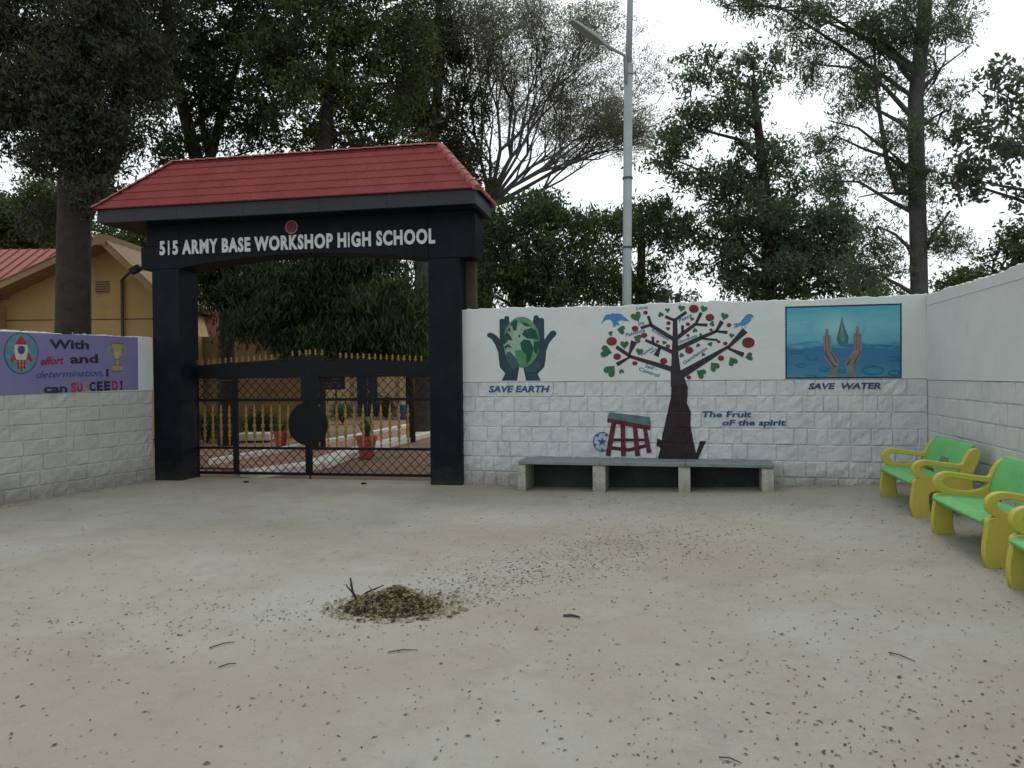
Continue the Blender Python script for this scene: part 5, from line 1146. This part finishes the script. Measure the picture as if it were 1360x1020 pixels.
spreading('wide spreading tree with fine leaves and bare fanning branches behind the lamp pole', TP((640, None, 22), (640, 330, 22), (648, 275, 22)),
          [(850, 190, 1, 1.6, .075), (760, 60, 0, 1.6, .085), (700, 20, -1, 1.6, .08), (620, 30, 1, 1.5, .07), (880, 120, -1, 1.8, .07), (540, 90, 0, 1.6, .06), (820, 230, 1.5, 1.8, .06), (660, 90, 1.5, 1.4, .06), (790, 120, 2, 1.7, .07), (720, 150, -1, 1.6, .06), (700, 230, 1, 1.5, .05), (600, 190, 1, 1.3, .05), (830, 40, 1, 1.9, .06), (740, 200, 2, 1.5, .05), (680, 60, 2.5, 1.6, .06)], 6, 12, 'fine', .08, 105000, 22, .62, ratio=.76)
# 4 mango trees right above the wall
tree('bushy green mango tree just right of the gateway', TP((690, None, 15.5), (690, 420, 15.5), (680, 370, 15.5), (665, 320, 15.5)), (.17, .15, .12, .07),
     [(655, 330, 34, 50, 15.2), (700, 300, 50, 36, 15.5), (745, 330, 55, 52, 15.5), (700, 370, 60, 34, 15.3, 1.1), (785, 360, 44, 42, 15.4), (640, 385, 26, 24, 15), (760, 390, 70, 20, 15.2, 1.1), (725, 285, 38, 22, 15.6, .8), (800, 300, 34, 28, 15.8, .7)],
     'mango', .135, 1.0, .9, seed=14, aspect=.26, spread=.26)
tree('narrow mango tree directly behind the lamp pole', TP((850, None, 16.5), (850, 420, 16.5), (852, 340, 16.5), (850, 270, 16.5)), (.14, .12, .09, .05),
     [(850, 300, 38, 34, 16.5), (815, 345, 32, 42, 16.3, .8), (860, 370, 22, 32, 16.4, .7), (880, 285, 32, 28, 16.8, .8), (838, 395, 38, 14, 16.4)], 'mango', .135, 1.0, .85, seed=15, aspect=.26, spread=.25)
# 5 round dark tree mid right
tree('tall rounded dark green tree between the fruit tree mural and the water mural', TP((1022, None, 17), (1022, 400, 17), (1020, 300, 17), (1010, 200, 17), (1000, 100, 17)), (.2, .18, .15, .11, .05),
     [(1000, 290, 90, 60, 17, 1.0), (1070, 300, 62, 55, 17, .9), (960, 340, 48, 50, 16.8, .9), (1030, 350, 80, 44, 16.6, 1.0), (1110, 350, 45, 44, 16.9, .75), (1010, 225, 62, 38, 17, 1.1), (940, 240, 45, 34, 17.2, 1.1), (915, 165, 36, 36, 17.2, 1), (975, 155, 46, 42, 17.2, 1), (900, 300, 30, 36, 17, .9), (1085, 240, 38, 28, 17, .55), (935, 100, 40, 30, 17.2, .9), (1000, 90, 40, 34, 17.4, .7), (890, 210, 26, 30, 17.2, .7), (1120, 285, 28, 28, 17, .5), (1040, 385, 110, 18, 16.8, 1), (1130, 375, 34, 22, 17, .8)],
     'mid', .125, .7, .80, seed=16, aspect=.36, spread=.24, fill=.08)
# 6 tall tree right with straight trunk
tree('tall silver oak with straight trunk and wispy crown behind the right wall corner', TP((1221, None, 14), (1221, 390, 14), (1218, 250, 14), (1216, 130, 14), (1228, 20, 14), (1232, -180, 14)), (.16, .15, .145, .13, .12, .08),
     [(1100, 30, 80, 34, 14, 1.1), (1170, 70, 60, 40, 14, 1.1), (1030, 12, 60, 24, 14, .9), (1200, 20, 50, 35, 13.8, 1.2), (1245, 100, 30, 60, 14, .9), (1150, 130, 40, 38, 14, .7), (1110, 180, 40, 26, 14.2, .6), (1250, 150, 28, 38, 14, .8), (1180, 200, 28, 40, 14, .6), (1235, 225, 32, 45, 13.8, .8), (1165, 300, 30, 34, 14, .6), (1150, 360, 44, 20, 14, .7), (1255, 310, 36, 24, 14, .9), (1180, -60, 110, 50, 14, .8), (1265, 20, 26, 40, 14, .4), (1080, 85, 44, 30, 14.2, .7), (960, 8, 40, 12, 14, .5), (1100, 240, 30, 30, 14.2, .3)],
     'mid', .09, .8, .6, seed=17, bark='bark2', aspect=.24, spread=.24, fill=.06,
     extra=[(TP((1212, 255, 14), (1192, 254, 14), (1178, 215, 14), (1165, 130, 14), (1160, 50, 14)), (.06, .05, .045, .035, .02)), (TP((1222, 345, 14), (1240, 310, 14), (1262, 280, 14)), (.04, .03, .02)), (TP((1215, 258, 14), (1170, 256, 14), (1140, 262, 14)), (.03, .02, .01)), (TP((1178, 200, 14), (1140, 170, 14), (1100, 160, 14)), (.03, .02, .01)), (TP((1225, 120, 14), (1250, 90, 14), (1290, 60, 14)), (.035, .02, .01))])
# 7 sparse large-leaved tree
tree('sparse brown leaved tree at the right above the plain white wall', TP((1400, None, 12.5), (1400, 350, 12.5), (1395, 260, 12.5), (1380, 150, 12.5)), (.12, .1, .08, .05),
     [(1320, 120, 42, 34, 12.5, .45), (1340, 200, 40, 36, 12.5, .5), (1290, 180, 34, 26, 12.5, .4), (1300, 240, 36, 26, 12.5, .5), (1350, 260, 30, 26, 12.5, .45), (1400, 180, 60, 90, 12.5, .4), (1275, 235, 20, 24, 12.6, .35), (1340, 150, 28, 22, 12.5, .4)],
     'brown', .11, .5, .62, seed=18, aspect=.5, spread=.2, fill=.05, bark='bark2')
tree('low olive green tree showing just over the plain right wall', TP((1350, None, 16), (1350, 420, 16), (1345, 360, 16)), (.16, .13, .08),
     [(1320, 345, 40, 22, 16, 1), (1365, 320, 38, 34, 16, 1), (1275, 372, 32, 12, 16, .9), (1400, 340, 60, 60, 16, 1), (1300, 390, 60, 20, 16)], 'olive', .11, .4, 1.0, seed=19, aspect=.4, spread=.22)
# background greenery
tree('pale green bushy tree far behind the house roof at the left edge', TP((20, None, 30), (20, 400, 30), (20, 320, 30)), (.25, .2, .12),
     [(20, 300, 50, 38, 30, 1), (60, 270, 34, 34, 30, .6), (-30, 290, 50, 45, 30, 1), (45, 320, 50, 20, 30, 1)], 'olive', .17, .3, .9, seed=20, spread=.42)
tree('light green tree between the dark trunk and the gateway', TP((165, None, 27), (165, 420, 27), (165, 340, 27)), (.22, .18, .1),
     [(165, 335, 42, 32, 27, .9), (190, 360, 30, 25, 27, .8), (140, 305, 30, 20, 27, .5), (190, 320, 22, 20, 27, .6), (230, 345, 50, 40, 27, .8)], 'olive', .15, .3, .8, seed=21, spread=.36)
tree('distant tree in the gap left of the rounded dark tree', TP((900, None, 30), (900, 420, 30), (900, 390, 30)), (.2, .16, .1), [(895, 395, 34, 10, 30, .8), (1180, 392, 40, 8, 30, .8), (1160, 375, 22, 14, 30, .5)], 'mid', .16, .3, .8, seed=22, spread=.3)
print('LEAVES', LEAVES)
